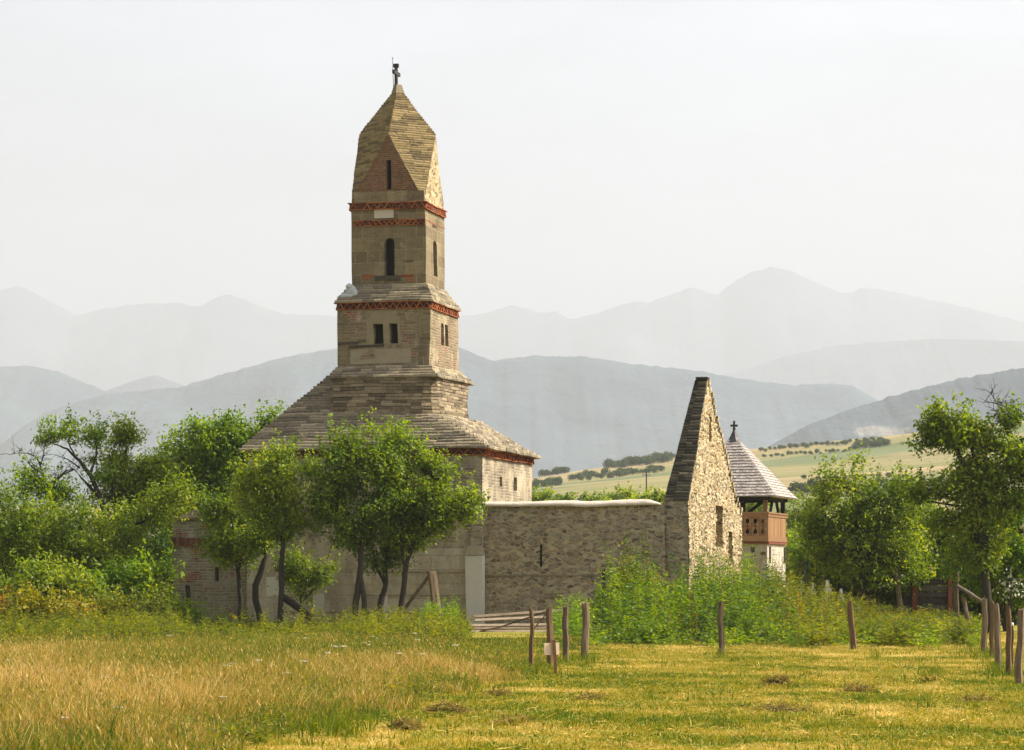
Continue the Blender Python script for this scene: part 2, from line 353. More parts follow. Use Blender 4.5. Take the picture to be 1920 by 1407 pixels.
def mountain(name, pts, Y, front, back, mat, rough, seed):
    nx = 520; px = np.linspace(pts[0][0], pts[-1][0], nx)
    rows = [1.0, .9, .8, .7, .6, .5, .4, .3, .2, .12, .06, .02, 0]
    V = []; base = -35
    py = interp(px, pts)
    # soften the polyline a little, then roughen it
    k = np.array([0, 1, 3, 1, 0]) / 5; pyp = np.pad(py, 2, mode='edge'); py = np.convolve(pyp, k, 'valid')
    for sgn, length, rr in ((-1, front, rows), (1, back, rows[::-1][1:])):
        for t in rr:
            y = Y + sgn * t * length
            x = (px - 960) / F * Y * (1 + 0.0 * t)
            zr = EYE + (HZ - py) / F * Y
            prof = (1 - t) ** 1.15
            z = base + (zr - base) * prof
            nz = np.array([mnoise.fractal(Vector((xx / (Y * .05) + seed, y / (Y * .06), seed)), 1.0, 2.0, 6) for xx in x])
            ridge_n = np.array([mnoise.fractal(Vector((xx / (Y * .004), seed, t * 3)), .9, 2.0, 4) for xx in x])
            z = z + nz * (zr - base) * .20 * (t > 0) * min(1, 4 * t) * (1 - t) + ridge_n * rough * Y / F * (1 - t)
            V.append(np.stack([x, np.full_like(x, y), z], 1))
    V = np.concatenate(V); ny = len(V) // nx
    i, j = np.meshgrid(np.arange(nx - 1), np.arange(ny - 1)); a = (j * nx + i).ravel()
    faces = np.stack([a, a + 1, a + 1 + nx, a + nx], 1)
    me = bpy.data.meshes.new(name); me.from_pydata(V.tolist(), [], faces.tolist())
    me.polygons.foreach_set('use_smooth', [True] * len(faces)); me.update()
    return tag(link(name, me, mat), kind='structure')
HAZY_FOREST = ((.010, .028, .044), (.062, .098, .115))  # forest colour with blue of the haze mixed in
HAZE_BLUE = ((.030, .045, .060), (.085, .10, .12))  # paler haze blue put into the colour of farther ranges
YB = 2900
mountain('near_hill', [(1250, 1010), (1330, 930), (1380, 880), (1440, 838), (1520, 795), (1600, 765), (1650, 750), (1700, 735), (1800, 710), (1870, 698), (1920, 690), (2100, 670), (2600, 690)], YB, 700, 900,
         mountain_mat('forest_near', *HAZY_FOREST, .004, ((1625 - 960) / F * YB, EYE + (HZ - 778) / F * YB - 25, 26, 8)), 3.0, 3.1)
mountain('middle_hills', [(-500, 960), (-60, 900), (0, 845), (80, 775), (200, 738), (280, 732), (335, 727), (400, 706), (480, 684), (560, 664), (650, 652), (750, 640), (850, 648), (880, 660), (925, 678), (960, 671), (1000, 668), (1090, 669), (1200, 684), (1300, 694), (1400, 712), (1480, 722), (1560, 719), (1600, 724), (1640, 748), (1720, 800), (1900, 860)], 4600, 1300, 1500, mountain_mat('forest_middle', *HAZY_FOREST, .0034), 2.2, 8.4)
mountain('west_hills', [(-700, 650), (-200, 665), (0, 688), (60, 686), (110, 697), (160, 718), (200, 735), (300, 800), (400, 860)], 5600, 1200, 1500, mountain_mat('forest_west', *HAZY_FOREST, .002), 1.4, 5.7)
mountain('small_hill', [(60, 800), (150, 745), (200, 732), (250, 715), (290, 703), (325, 716), (360, 730), (420, 760), (520, 800)], 6600, 900, 1200, mountain_mat('forest_small', *HAZE_BLUE, .002), 1, 2.7)
mountain('shoulder_range', [(1150, 800), (1330, 712), (1400, 692), (1470, 668), (1560, 650), (1640, 642), (1760, 636), (1920, 640), (2300, 600)], 8200, 1500, 1500, mountain_mat('range_shoulder', *HAZE_BLUE, .0018), 1.8, 4.3)
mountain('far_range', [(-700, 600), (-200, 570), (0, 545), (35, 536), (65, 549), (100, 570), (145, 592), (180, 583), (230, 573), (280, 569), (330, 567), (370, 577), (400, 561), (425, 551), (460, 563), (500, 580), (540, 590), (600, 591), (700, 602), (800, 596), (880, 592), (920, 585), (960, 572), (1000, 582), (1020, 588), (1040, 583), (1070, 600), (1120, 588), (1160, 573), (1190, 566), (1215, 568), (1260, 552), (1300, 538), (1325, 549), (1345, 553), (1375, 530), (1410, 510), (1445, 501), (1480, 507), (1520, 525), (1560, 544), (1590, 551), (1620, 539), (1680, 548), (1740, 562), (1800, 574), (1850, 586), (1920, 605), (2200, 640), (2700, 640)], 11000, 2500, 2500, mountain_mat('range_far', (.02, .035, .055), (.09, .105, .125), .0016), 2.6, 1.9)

# haze: one closed box of pale air round camera and scene
def haze(density, aniso):
    mb = MB(); mb.box(-12000, 12000, -600, 14400, -70, 1750)
    g = G('haze_air')
    pv = g.n('VolumePrincipled', {'Color': (.560, .586, .626), 'Density': density, 'Anisotropy': aniso})
    g.nt.links.new(pv.outputs[0], g.out.inputs['Volume'])
    o = mb.build('haze', g.m); tag(o, kind='stuff'); return o
haze(1.95e-4, .12)

# ------------------------------------------------------------------ local frames for buildings
class Frame:
    def __init__(s, O, th):
        s.O = O; s.th = th; s.U = (math.cos(th), -math.sin(th)); s.V = (math.sin(th), math.cos(th))
    def depth(s, u, v): return s.O[1] + u * s.U[1] + v * s.V[1]
    def front(s, px, v):
        k = (px - 960) / F
        return (k * (s.O[1] + v * s.V[1]) - s.O[0] - v * s.V[0]) / (s.U[0] - k * s.U[1])
    def side(s, px, u):
        k = (px - 960) / F
        return (k * (s.O[1] + u * s.U[1]) - s.O[0] - u * s.U[0]) / (s.V[0] - k * s.V[1])
    def z(s, py, u, v): return EYE + (HZ - py) / F * s.depth(u, v)
    def rect(s, pl, pn, pf):
        """u0,u1,h: box with its depth centred on v=0, silhouette corners at those columns"""
        def eq(px):
            k = (px - 960) / F
            return s.U[0] - k * s.U[1], s.V[0] - k * s.V[1], k * s.O[1] - s.O[0]
        a1, b1, c1 = eq(pn); a2, b2, c2 = eq(pf)      # a1 u - b1 h = c1 ; a2 u + b2 h = c2
        det = a1 * b2 + b1 * a2
        u = (c1 * b2 + b1 * c2) / det; h = (a1 * c2 - a2 * c1) / det
        return s.front(pl, -h), u, h
    def root(s, name): return empty(name, (s.O[0], s.O[1], 0), -s.th)

def lerp(a, b, t): return a + (b - a) * t
def wall_face(mb, pane, q, openings=(), depth=.35, pane_depth=.3, n=None, div=(1, 1)):
    """q: bottom-left, bottom-right, top-right, top-left seen from outside. openings: (s0,s1,t0,t1,arch)"""
    q = [Vector(p) for p in q]
    def at(s, t): return (q[0].lerp(q[1], s)).lerp(q[3].lerp(q[2], s), t)
    nrm = (q[1] - q[0]).cross(q[3] - q[0]).normalized() if n is None else Vector(n)
    ss = sorted(set([i / div[0] for i in range(div[0] + 1)] + [x for o in openings for x in o[:2]]))
    ts = sorted(set([i / div[1] for i in range(div[1] + 1)] + [x for o in openings for x in o[2:4]]))
    for i in range(len(ss) - 1):
        for j in range(len(ts) - 1):
            cs, ct = (ss[i] + ss[i + 1]) / 2, (ts[j] + ts[j + 1]) / 2
            if any(o[0] < cs < o[1] and o[2] < ct < o[3] for o in openings): continue
            mb.quad(at(ss[i], ts[j]), at(ss[i + 1], ts[j]), at(ss[i + 1], ts[j + 1]), at(ss[i], ts[j + 1]))
    inn = -nrm
    for o in openings:
        s0, s1, t0, t1 = o[:4]
        c = [at(s0, t0), at(s1, t0), at(s1, t1), at(s0, t1)]
        for a, b in ((0, 1), (1, 2), (2, 3), (3, 0)):
            mb.quad(c[b], c[a], c[a] + inn * depth, c[b] + inn * depth)
        if pane is not None:
            pane.append([p + inn * pane_depth for p in c])
        if len(o) > 4 and o[4]:
            w = (c[1] - c[0]).length; hgt = (c[3] - c[0]).length; rt = (w / 2) / hgt * (t1 - t0)
            for sd in (0, 1):
                cor = at(s0 if sd == 0 else s1, t1)
                pts = []
                for k in range(7):
                    a = math.pi / 2 * k / 6
                    sx = (s0 + s1) / 2 + (-1 if sd == 0 else 1) * math.cos(a) * (s1 - s0) / 2
                    pts.append(at(sx, t1 - rt + math.sin(a) * rt))
                for k in range(6):
                    tri = [cor, pts[k], pts[k + 1]] if sd == 1 else [cor, pts[k + 1], pts[k]]
                    off = nrm * .002
                    mb.add([p + off for p in tri], [(0, 1, 2)])
                    mb.quad(pts[k], pts[k + 1], pts[k + 1] + inn * .2, pts[k] + inn * .2)

def panes(lst, parent, name='window', mat=None):
    for c in lst:
        mb = MB(); mb.quad(*c); mb.build(name, mat or M['void'], parent)  # dark sheet stands for the shade inside the opening

def step_courses(mb, L, Rt, nrow, slab, out, depth, n, jit=.02, zj=.004):
    """stepped stone slabs: L(t), Rt(t) border points bottom to top, n horizontal outward normal"""
    n = Vector(n).normalized()
    for r in range(nrow):
        t0, t1 = r / nrow, (r + 1) / nrow
        a, b = Vector(L(t0)), Vector(Rt(t0)); a2 = Vector(L(t1)); dz = a2.z - a.z
        ln = (b - a).length
        if ln < .03: continue
        x = 0.0; d = (b - a) / ln
        first = True
        while x < ln - 1e-4:
            w = slab * rng.uniform(.55, 1.5); 
            if ln - x - w < slab * .35: w = ln - x
            p0 = a + d * (x + .004); p1 = a + d * (x + w - .004)
            o = out * rng.uniform(.5, 1.3) + rng.uniform(-jit, jit) * .5
            z0 = rng.uniform(-zj, zj) - .012; z1 = dz + rng.uniform(-zj, zj) - .005
            e = rng.uniform(-jit, jit) * .4
            q0 = p0 + n * (o + e); q1 = p1 + n * (o - e); i0 = p0 - n * depth; i1 = p1 - n * depth
            Z0 = Vector((0, 0, z0)); Z1 = Vector((0, 0, z1))
            T = Vector((0, 0, rng.uniform(-.012, .012)))
            zm = z0 + (z1 - z0) * rng.uniform(.5, .72); bv = n * ((z1 - zm) * rng.uniform(.55, 1.1)); ZM = Vector((0, 0, zm))
            mb.add([q0 + Z0, q1 + Z0 + T, q1 + ZM + T, q0 + ZM, q1 + Z1 + T - bv, q0 + Z1 - bv, i1 + Z1, i0 + Z1, i1 + Z0, i0 + Z0],
                   [(0, 1, 2, 3), (3, 2, 4, 5), (5, 4, 6, 7), (1, 8, 6, 4, 2), (0, 3, 5, 7, 9), (0, 9, 8, 1)])
            x += w

def poly_course(pts):
    """piecewise-linear border through pts parametrised by height fraction"""
    pts = [Vector(p) for p in pts]; z0, z1 = pts[0].z, pts[-1].z
    def f(t):
        z = z0 + (z1 - z0) * t
        for a, b in zip(pts, pts[1:]):
            if z <= b.z + 1e-9:
                k = 0 if b.z - a.z < 1e-9 else (z - a.z) / (b.z - a.z)
                return a.lerp(b, max(0, k))
        return pts[-1]
    return f

def frieze(parent, rect, z0, z1, n_front, n_side, name='saw_tooth_frieze', proud=.0, out=.09):
    u0, u1, v0, v1 = rect; back = MB(); zz = MB(); h = z1 - z0
    p = proud
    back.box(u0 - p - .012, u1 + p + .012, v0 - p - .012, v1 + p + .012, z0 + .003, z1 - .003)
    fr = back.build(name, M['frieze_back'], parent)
    th = min(.03, h * .13)
    for (A, B, nn, cnt) in (((u0, v0), (u1, v0), (0, -1), n_front), ((u1, v0), (u1, v1), (1, 0), n_side), ((u1, v1), (u0, v1), (0, 1), n_front), ((u0, v1), (u0, v0), (-1, 0), n_side)):
        A = Vector((A[0], A[1], 0)); B = Vector((B[0], B[1], 0)); nn = Vector((nn[0], nn[1], 0)); L = (B - A).length; d = (B - A) / L
        def pt(x, z, o): return A + d * x + nn * o + Vector((0, 0, z))
        def slab(x0, x1, za, zb, o):
            zz.hexa([pt(x0, za, o), pt(x1, za, o), pt(x1, za, 0), pt(x0, za, 0), pt(x0, zb, o), pt(x1, zb, o), pt(x1, zb, 0), pt(x0, zb, 0)])
        k = max(3, int(L / .28))
        for i in range(k):
            e = out if True else 0
            slab(L * i / k - (out if i == 0 else 0) + .002, L * (i + 1) / k + (out * .98 if i == k - 1 else 0) - .002, z1 - th, z1 - rng.uniform(0, .006), out * rng.uniform(.92, 1.08))
            slab(L * i / k + .002, L * (i + 1) / k - .002, z0, z0 + th * .8, out * .62 * rng.uniform(.9, 1.1))
        za, zb = z0 + th * .8, z1 - th; w = .036
        for i in range(cnt):
            xa = L * i / cnt; xm = L * (i + .5) / cnt; xb = L * (i + 1) / cnt
            for (x0, zA, x1, zB) in ((xa, za, xm, zb), (xm, zb, xb, za)):
                o = out * rng.uniform(.5, .75)
                zz.hexa([pt(x0 - w / 2, zA, o), pt(x0 + w / 2, zA, o), pt(x0 + w / 2, zA, 0), pt(x0 - w / 2, zA, 0),
                         pt(x1 - w / 2, zB, o), pt(x1 + w / 2, zB, o), pt(x1 + w / 2, zB, 0), pt(x1 - w / 2, zB, 0)])
    zz.build('saw_tooth_bricks', M['red_brick'], fr)
    return fr

# ------------------------------------------------------------------ the church
TH = R(14)
near = Vector((-55 / F * 80, 80, 0))
_f0 = Frame((near.x, near.y), TH)
W_far = _f0.side(998.7, 0.0)                       # depth of the nave
HV = W_far / 2
W_front = -_f0.front(463, 0.0)
Oc = (near.x - 3.75 * _f0.U[0] + HV * _f0.V[0], near.y - 3.75 * _f0.U[1] + HV * _f0.V[1])
CH = Frame(Oc, TH)
NU1, NU0 = 3.75, 3.75 - W_front
church = CH.root('stone_church')
tag(church, 'old stone church with stepped slab roofs and tall square tower under pointed stone spire', 'church')

zfr0, zfr1 = CH.z(854.5, NU1, -HV), CH.z(841, NU1, -HV)      # frieze below the nave eaves
zmid = CH.z(1028, NU1, -HV)
def box_walls(mb, pane, u0, u1, v0, v1, z0, z1, front=(), right=(), div=(8, 6)):
    wall_face(mb, pane, [(u0, v0, z0), (u1, v0, z0), (u1, v0, z1), (u0, v0, z1)], front, div=div)
    wall_face(mb, pane, [(u1, v0, z0), (u1, v1, z0), (u1, v1, z1), (u1, v0, z1)], right, div=div)
    wall_face(mb, pane, [(u1, v1, z0), (u0, v1, z0), (u0, v1, z1), (u1, v1, z1)], (), div=div)
    wall_face(mb, pane, [(u0, v1, z0), (u0, v0, z0), (u0, v0, z1), (u0, v1, z1)], (), div=div)
mb = MB(); box_walls(mb, None, NU0, NU1, -HV, HV, -.3, zmid)
mb.build('ashlar_wall', M['nave'], church)
pn = []; mb = MB()
def side_open(px0, px1, py0, py1, u, v0, v1, z0, z1):
    a = (CH.side(px0, u) - v0) / (v1 - v0); b = (CH.side(px1, u) - v0) / (v1 - v0); vm = (v0 + v1) / 2
    return (a, b, (CH.z(py1, u, vm) - z0) / (z1 - z0), (CH.z(py0, u, vm) - z0) / (z1 - z0))
box_walls(mb, pn, NU0 + .02, NU1 - .02, -HV + .02, HV - .02, zmid, zfr0,
          right=[side_open(937, 941.5, 895, 913, NU1, -HV, HV, zmid, zfr0), side_open(964, 970.5, 893, 919, NU1, -HV, HV, zmid, zfr0)])
mb.build('upper_wall', M['nave_upper'], church)
panes(pn, church)
frieze(church, (NU0, NU1, -HV, HV), zfr0, zfr1, 26, 20)

# tower rectangles, by their silhouette columns
b_u0, b_u1, b_h = CH.rect(618.6, 820, 889)           # base block
s_u0, s_u1, s_h = CH.rect(633.5, 806.5, 859.5)       # lower stage
f_u0, f_u1, f_h = CH.rect(660, 799, 833.5)           # belfry
t_u0, t_u1, t_h = CH.rect(655.8, 797.8, 834.5)       # cornice
def zc(py, u1, h): return CH.z(py, u1, -h)
zb0, zb1 = zc(776, b_u1, b_h), zc(703, b_u1, b_h)
zs0, zs1 = zc(686, s_u1, s_h), zc(577, s_u1, s_h)
zsf = zc(563, s_u1, s_h)
zf0, zf1 = zc(532, f_u1, f_h), zc(420.5, f_u1, f_h)
zt2, zt1, zt0 = zc(410, f_u1, f_h), zc(390.5, t_u1, t_h), zc(377, t_u1, t_h)

# nave roof
EO = .22
e0, e1, ev = NU0 - EO, NU1 + EO, HV + EO
ze = zfr1 + .01
slope = (zb0 - ze) / (ev - b_h)
zr = ze + slope * ev * .97
roof = MB()
FA = Vector((e0, -ev, ze)); FB = Vector((e1, -ev, ze)); BA = Vector((e0, ev, ze)); BB = Vector((e1, ev, ze))
RG = Vector((b_u0 - .02, -.02, zr))
vr = -ev + (zr - ze) / slope
frontL = poly_course([FA, Vector((b_u0 - .02, vr, zr))])
bc = Vector((b_u1 + .12, -b_h, zb0))
def hip(z): return FB.lerp(bc, (z - ze) / (zb0 - ze))
def hr(z): return lerp(.12, 1.05, (z - ze) / (zb0 - ze))
def arc(z, k):
    r_ = hr(z); a = R(-90 + k); return hip(z) + Vector((-r_ + r_ * math.cos(a), r_ + r_ * math.sin(a), 0))
def frontR(t):
    z = ze + (zr - ze) * t; v = -ev + (z - ze) / slope
    if z < zb0: return hip(z) - Vector((hr(z), 0, 0))
    return Vector((b_u0 + .5, v, z))
nrow = 33
step_courses(roof, frontL, frontR, nrow, .55, .03, .3, (0, -1, 0), .012)
def flip(f): 
    return lambda t: Vector((f(t).x, -f(t).y, f(t).z))
step_courses(roof, flip(frontR), flip(frontL), nrow, .55, .03, .3, (0, 1, 0), .012)
step_courses(roof, poly_course([BA, Vector((b_u0 - .02, -vr, zr))]), frontL, nrow, .55, .03, .3, (-1, 0, 0), .012)
rr = int(round(nrow * (zb0 - ze) / (zr - ze)))
zt_ = lambda t: ze + (zb0 - ze) * t
step_courses(roof, lambda t: arc(zt_(t), 90), poly_course([BB, Vector((b_u1 + .12, b_h, zb0))]), rr, .5, .03, .3, (1, 0, 0), .012)
for k in range(4):
    am = R(-90 + 22.5 * k + 11.25)
    step_courses(roof, lambda t, k=k: arc(zt_(t), 22.5 * k), lambda t, k=k: arc(zt_(t), 22.5 * k + 22.5), rr, .5, .028, .3, (math.cos(am), math.sin(am), 0), .010)
roof.box(e0 + .15, e1 - .15, -ev + .15, ev - .15, ze - .02, ze + .05)
roof.build('nave_roof', M['slab'], church)

# base block with rounded corners
def ring(u0, u1, h, c, z, n=4):
    pts = []
    for (cu, cv, a0) in ((u1 - c, -h + c, -90), (u1 - c, h - c, 0), (u0 + c * .3, h - c * .3, 90), (u0 + c * .1, -h + c * .1, 180)):
        cc = c if cu > 0 else (c * .3 if cv > 0 else c * .1)
        for k in range(n + 1):
            a = R(a0 + 90 * k / n); pts.append((cu + cc * math.cos(a), cv + cc * math.sin(a), z))
    return pts
def loft(mb, rings, cap=True):
    n = len(rings[0]); vs = [p for r in rings for p in r]; fs = []
    for i in range(len(rings) - 1):
        for j in range(n): fs.append((i * n + j, i * n + (j + 1) % n, (i + 1) * n + (j + 1) % n, (i + 1) * n + j))
    if cap: fs.append(tuple((len(rings) - 1) * n + j for j in range(n)))
    mb.add(vs, fs)
mb = MB(); rs = []
for k in range(9):
    z = lerp(zb0 - .6, zb1, k / 8); g_ = .20 * max(0, .6 - k / 8) * 1.6
    rs.append(ring(b_u0, b_u1 - .06 + g_, b_h - .03 + g_ * .3, lerp(1.05, .55, k / 8), z))
loft(mb, [[(p[0] * .93 + .07 * (b_u0 + b_u1) / 2, p[1] * .93, p[2]) for p in r_] for r_ in rs])
np_ = len(rs[0])
def ring_at(t, j):
    z = lerp(zb0 - .25, zb1, t); k = (z - (zb0 - .6)) / (zb1 - zb0 + .6); fl = .24 * max(0, .62 - k) ** 1.3 * 1.6
    return Vector(ring(b_u0, b_u1 - .06 + fl, b_h - .03 + fl * .45, lerp(1.1, .55, k), z)[j % np_])
for j in range(np_):
    pa, pb = ring_at(.5, j), ring_at(.5, j + 1)
    if (pb - pa).length < .02: continue
    dd_ = pb - pa; nn = Vector((dd_.y, -dd_.x, 0))
    step_courses(mb, lambda t, j=j: ring_at(t, j), lambda t, j=j: ring_at(t, j + 1), 14, .46, .012, .18, nn, .016, .004)
mb.build('tower_base', M['block_stone'], church)

# sloping slab ledges between the stages
def skirt(name, lo, hi, zlo, zhi, nrow, mat=None, slab=.45, out=.03):
    mb = MB(); (a0, a1, ah), (c0, c1, c_h) = lo, hi
    cor = lambda r, z: [Vector((r[0], -r[2], z)), Vector((r[1], -r[2], z)), Vector((r[1], r[2], z)), Vector((r[0], r[2], z))]
    Lo, Hi = cor(lo, zlo), cor(hi, zhi)
    for i, nn in enumerate(((0, -1, 0), (1, 0, 0), (0, 1, 0), (-1, 0, 0))):
        j = (i + 1) % 4
        step_courses(mb, poly_course([Lo[i], Hi[i]]), poly_course([Lo[j], Hi[j]]), nrow, slab, out, .35, nn)
    mb.box(c0 + .05, c1 - .05, -c_h + .05, c_h - .05, zlo + .01, zhi - .02)
    return mb.build(name, mat or M['slab'], church)
skirt('base_ledge', (b_u0 - .03, b_u1 - .0, b_h + .01), (s_u0, s_u1, s_h), zb1 - .03, zs0 + .02, 4)
skirt('stage_ledge', (s_u0 - .06, s_u1 + .08, s_h + .08), (f_u0, f_u1, f_h), zsf, zf0 + .02, 7, None, .45, .025)

# lower stage of the tower
pn = []; mb = MB()
def fo(px0, px1, py0, py1, u0, u1, h, z0, z1, arch=False, fr=CH):
    a = (fr.front(px0, -h) - u0) / (u1 - u0); b = (fr.front(px1, -h) - u0) / (u1 - u0); um = (u0 + u1) / 2
    return (a, b, (fr.z(py1, um, -h) - z0) / (z1 - z0), (fr.z(py0, um, -h) - z0) / (z1 - z0), arch)
def so(px0, px1, py0, py1, u1, h, z0, z1, arch=False, fr=CH):
    a = (fr.side(px0, u1) + h) / (2 * h); b = (fr.side(px1, u1) + h) / (2 * h)
    return (a, b, (fr.z(py1, u1, 0) - z0) / (z1 - z0), (fr.z(py0, u1, 0) - z0) / (z1 - z0), arch)
box_walls(mb, pn, s_u0, s_u1, -s_h, s_h, zs0, zs1,
          [fo(698.8, 717, 608, 646.7, s_u0, s_u1, s_h, zs0, zs1), fo(729, 744.5, 608, 646.7, s_u0, s_u1, s_h, zs0, zs1)],
          [so(827, 832.5, 608, 650, s_u1, s_h, zs0, zs1), so(835, 840.5, 608, 650, s_u1, s_h, zs0, zs1)])
mb.build('tower_lower_stage', M['stage'], church); panes(pn, church)
# plaster surround of the twin windows
def surround(px, py, u0, u1, h, z0, z1, holes, mat, name, out=.012):
    mb = MB(); A = [fo(px[0], px[1], py[0], py[1], u0, u1, h, z0, z1)]
    a = A[0]; rng_s = sorted(set([a[0], a[1], a[0] + .12 * (a[1] - a[0]), a[1] - .12 * (a[1] - a[0])] + [x for o in holes for x in o[:2]])); rng_t = sorted(set([a[2], a[3], a[3] - .18 * (a[3] - a[2])] + [x for o in holes for x in o[2:4]]))
    for i in range(len(rng_s) - 1):
        for j in range(len(rng_t) - 1):
            cs, ct = (rng_s[i] + rng_s[i + 1]) / 2, (rng_t[j] + rng_t[j + 1]) / 2
            if any(o[0] < cs < o[1] and o[2] < ct < o[3] for o in holes): continue
            if j == len(rng_t) - 2 and (i == 0 or i == len(rng_s) - 2): continue
            mb.box(lerp(u0, u1, rng_s[i]), lerp(u0, u1, rng_s[i + 1]), -h - out, -h + .02, lerp(z0, z1, rng_t[j]), lerp(z0, z1, rng_t[j + 1]), .5)
    return mb.build(name, mat, church)
surround((687, 750), (583, 648.5), s_u0, s_u1, s_h, zs0, zs1,
         [fo(698.8, 717, 608, 646.7, s_u0, s_u1, s_h, zs0, zs1), fo(729, 744.5, 608, 646.7, s_u0, s_u1, s_h, zs0, zs1)], M['plaster'], 'window_surround')
def front_block(px0, px1, py0, py1, u0, u1, h, out, mat, name):
    a = CH.front(px0, -h); b = CH.front(px1, -h); um = (a + b) / 2
    mb = MB(); mb.box(a, b, -h - out, -h + .05, CH.z(py1, um, -h), CH.z(py0, um, -h)); return mb.build(name, mat, church)
front_block(657, 770, 655, 682, s_u0, s_u1, s_h, .010, M['plaster'], 'plaster_panel')
for (x0, x1, y0, y1) in ((634.5, 640, 578, 605), (633.5, 652, 650, 683), (786, 806, 640, 684), (790, 806, 597, 632)):
    front_block(x0, x1, y0, y1, s_u0, s_u1, s_h, .014, M['belfry'], 'corner_block')
for (x0, x1, y0, y1) in ((635, 672, 641, 645.5), (672, 685, 637, 641), (655, 718, 648, 652.5), (786, 807, 633, 636)):
    front_block(x0, x1, y0, y1, s_u0, s_u1, s_h, .03, M['dark_slab'], 'string_course')
frieze(church, (s_u0, s_u1, -s_h, s_h), zs1, zsf, 14, 12)

# belfry
pn = []; mb = MB()
def tapered(mb, pane, lo, hi, z0, z1, front=(), right=(), div=(6, 6)):
    cor = lambda r, z: [(r[0], -r[2], z), (r[1], -r[2], z), (r[1], r[2], z), (r[0], r[2], z)]
    Lo, Hi = cor(lo, z0), cor(hi, z1)
    for i, op in enumerate((front, right, (), ())):
        j = (i + 1) % 4
        wall_face(mb, pane, [Lo[i], Lo[j], Hi[j], Hi[i]], op, div=div)
BF = (f_u0, f_u1, f_h); TC = (t_u0 + .03, t_u1 - .02, t_h - .03)
tapered(mb, pn, BF, TC, zf0, zt1, [fo(721.5, 740.5, 446, 516.5, f_u0, f_u1, f_h, zf0, zt1, True)], [so(813.5, 820, 450, 518, f_u1, f_h, zf0, zt1, True)])
mb.build('belfry', M['belfry'], church); panes(pn, church)
front_block(703, 751, 517.5, 526, f_u0, f_u1, f_h, .035, M['dark_slab'], 'window_sill')
front_block(701, 736.5, 392.5, 409, f_u0, f_u1, t_h - .02, .02, M['pink_stone'], 'pale_stone_patch')
for (x0, x1, y0, y1) in ((758, 778, 468, 492), (750, 774, 452, 466), (745, 758, 436, 449), (760, 776, 435, 450), (768, 780, 497, 515)):
    front_block(x0, x1, y0, y1, f_u0, f_u1, f_h, .012, M['spire_slab'], 'ashlar_block')
for (x0, x1, y0, y1) in ((678, 701, 516.5, 520), (680, 696, 521, 524), (753, 777, 515, 519), (763, 777, 520, 523), (766, 776, 525, 528)):
    front_block(x0, x1, y0, y1, f_u0, f_u1, f_h, .012, M['red_brick'], 'brick_patch')
kk = (zt2 - zf0) / (zt1 - zf0); mid = tuple(lerp(BF[i], TC[i], kk) for i in range(3))
frieze(church, (mid[0] + .12, mid[1] - .05, -mid[2] - .01, mid[2] - .02), zf1, zt2, 13, 10, 'lower_frieze', 0, .06)
frieze(church, (t_u0, t_u1, -t_h, t_h), zt1, zt0, 11, 12, 'cornice_frieze', 0, .07)

# spire: four gables and four lozenge slopes
ztop = CH.z(163, (t_u0 + t_u1) / 2, 0); zga = CH.z(249, t_u1, -t_h)
um = (t_u0 + t_u1) / 2; T = Vector((um, 0, ztop))
cor = [Vector((t_u0 + .04, -t_h + .04, zt0)), Vector((t_u1 - .04, -t_h + .04, zt0)), Vector((t_u1 - .04, t_h - .04, zt0)), Vector((t_u0 + .04, t_h - .04, zt0))]
gu = CH.front(728, -t_h * .93)
gab = [Vector((gu, -t_h + .13, zga)), Vector((t_u1 - .01, 0, CH.z(254, t_u1, 0))), Vector((um, t_h - .13, zga)), Vector((t_u0 - .04, 0, CH.z(254, t_u0, 0)))]
gm = MB(); gm2 = MB(); pn = []
for i in range(4):
    A, B, C = cor[i], cor[(i + 1) % 4], gab[i]
    nn = (B - A).cross(C - A).normalized()
    if i == 0:
        # brick gable with its slit: strips left and right of the slit, above and below
        def gp(s, z):    # s: u coordinate, on the gable plane
            k = (z - A.z) / (C.z - A.z); return Vector((s, lerp(A.y, C.y, k), z))
        x0 = CH.front(723.8, -t_h); x1 = CH.front(732.7, -t_h); za = CH.z(355.5, x0, -t_h); zb_ = CH.z(300, x0, -t_h)
        zs = [lerp(A.z, za, k / 3) for k in range(4)] + [lerp(za, zb_, k / 5) for k in range(1, 6)] + [lerp(zb_, C.z, k / 6) for k in range(1, 7)]
        for p, q in zip(zs, zs[1:]):
            kp, kq = (p - A.z) / (C.z - A.z), (q - A.z) / (C.z - A.z)
            l0, r0 = lerp(A.x, C.x, kp), lerp(B.x, C.x, kp); l1, r1 = lerp(A.x, C.x, kq), lerp(B.x, C.x, kq)
            if za - 1e-6 <= p and q <= zb_ + 1e-6:
                gm.quad(gp(l0, p), gp(x0, p), gp(x0, q), gp(l1, q)); gm.quad(gp(x1, p), gp(r0, p), gp(r1, q), gp(x1, q))
            else: gm.quad(gp(l0, p), gp(r0, p), gp(r1, q), gp(l1, q))
        c = [gp(x0, za), gp(x1, za), gp(x1, zb_), gp(x0, zb_)]
        for a, b in ((0, 1), (1, 2), (2, 3), (3, 0)):
            gm.quad(c[b], c[a], c[a] - nn * .3, c[b] - nn * .3)
        pn.append([q - nn * .25 for q in c])
    else:
        gm2.add([A, B, C], [(0, 1, 2)])
gb = gm.build('spire_gable', M['brick'], church); panes(pn, church, 'slit_window'); gm2.build('spire_gable', M['rubble_warm'], church)
lm = MB()
lo0 = cor[0]; a0 = CH.front(663, -t_h); a1_ = CH.front(796, -t_h); zl = CH.z(361, a0, -t_h)
lm.box(a0, a1_, -t_h + .02, -t_h + .1, zt0, zl)
lm.build('gable_footing', M['belfry'], church)
sp = MB()
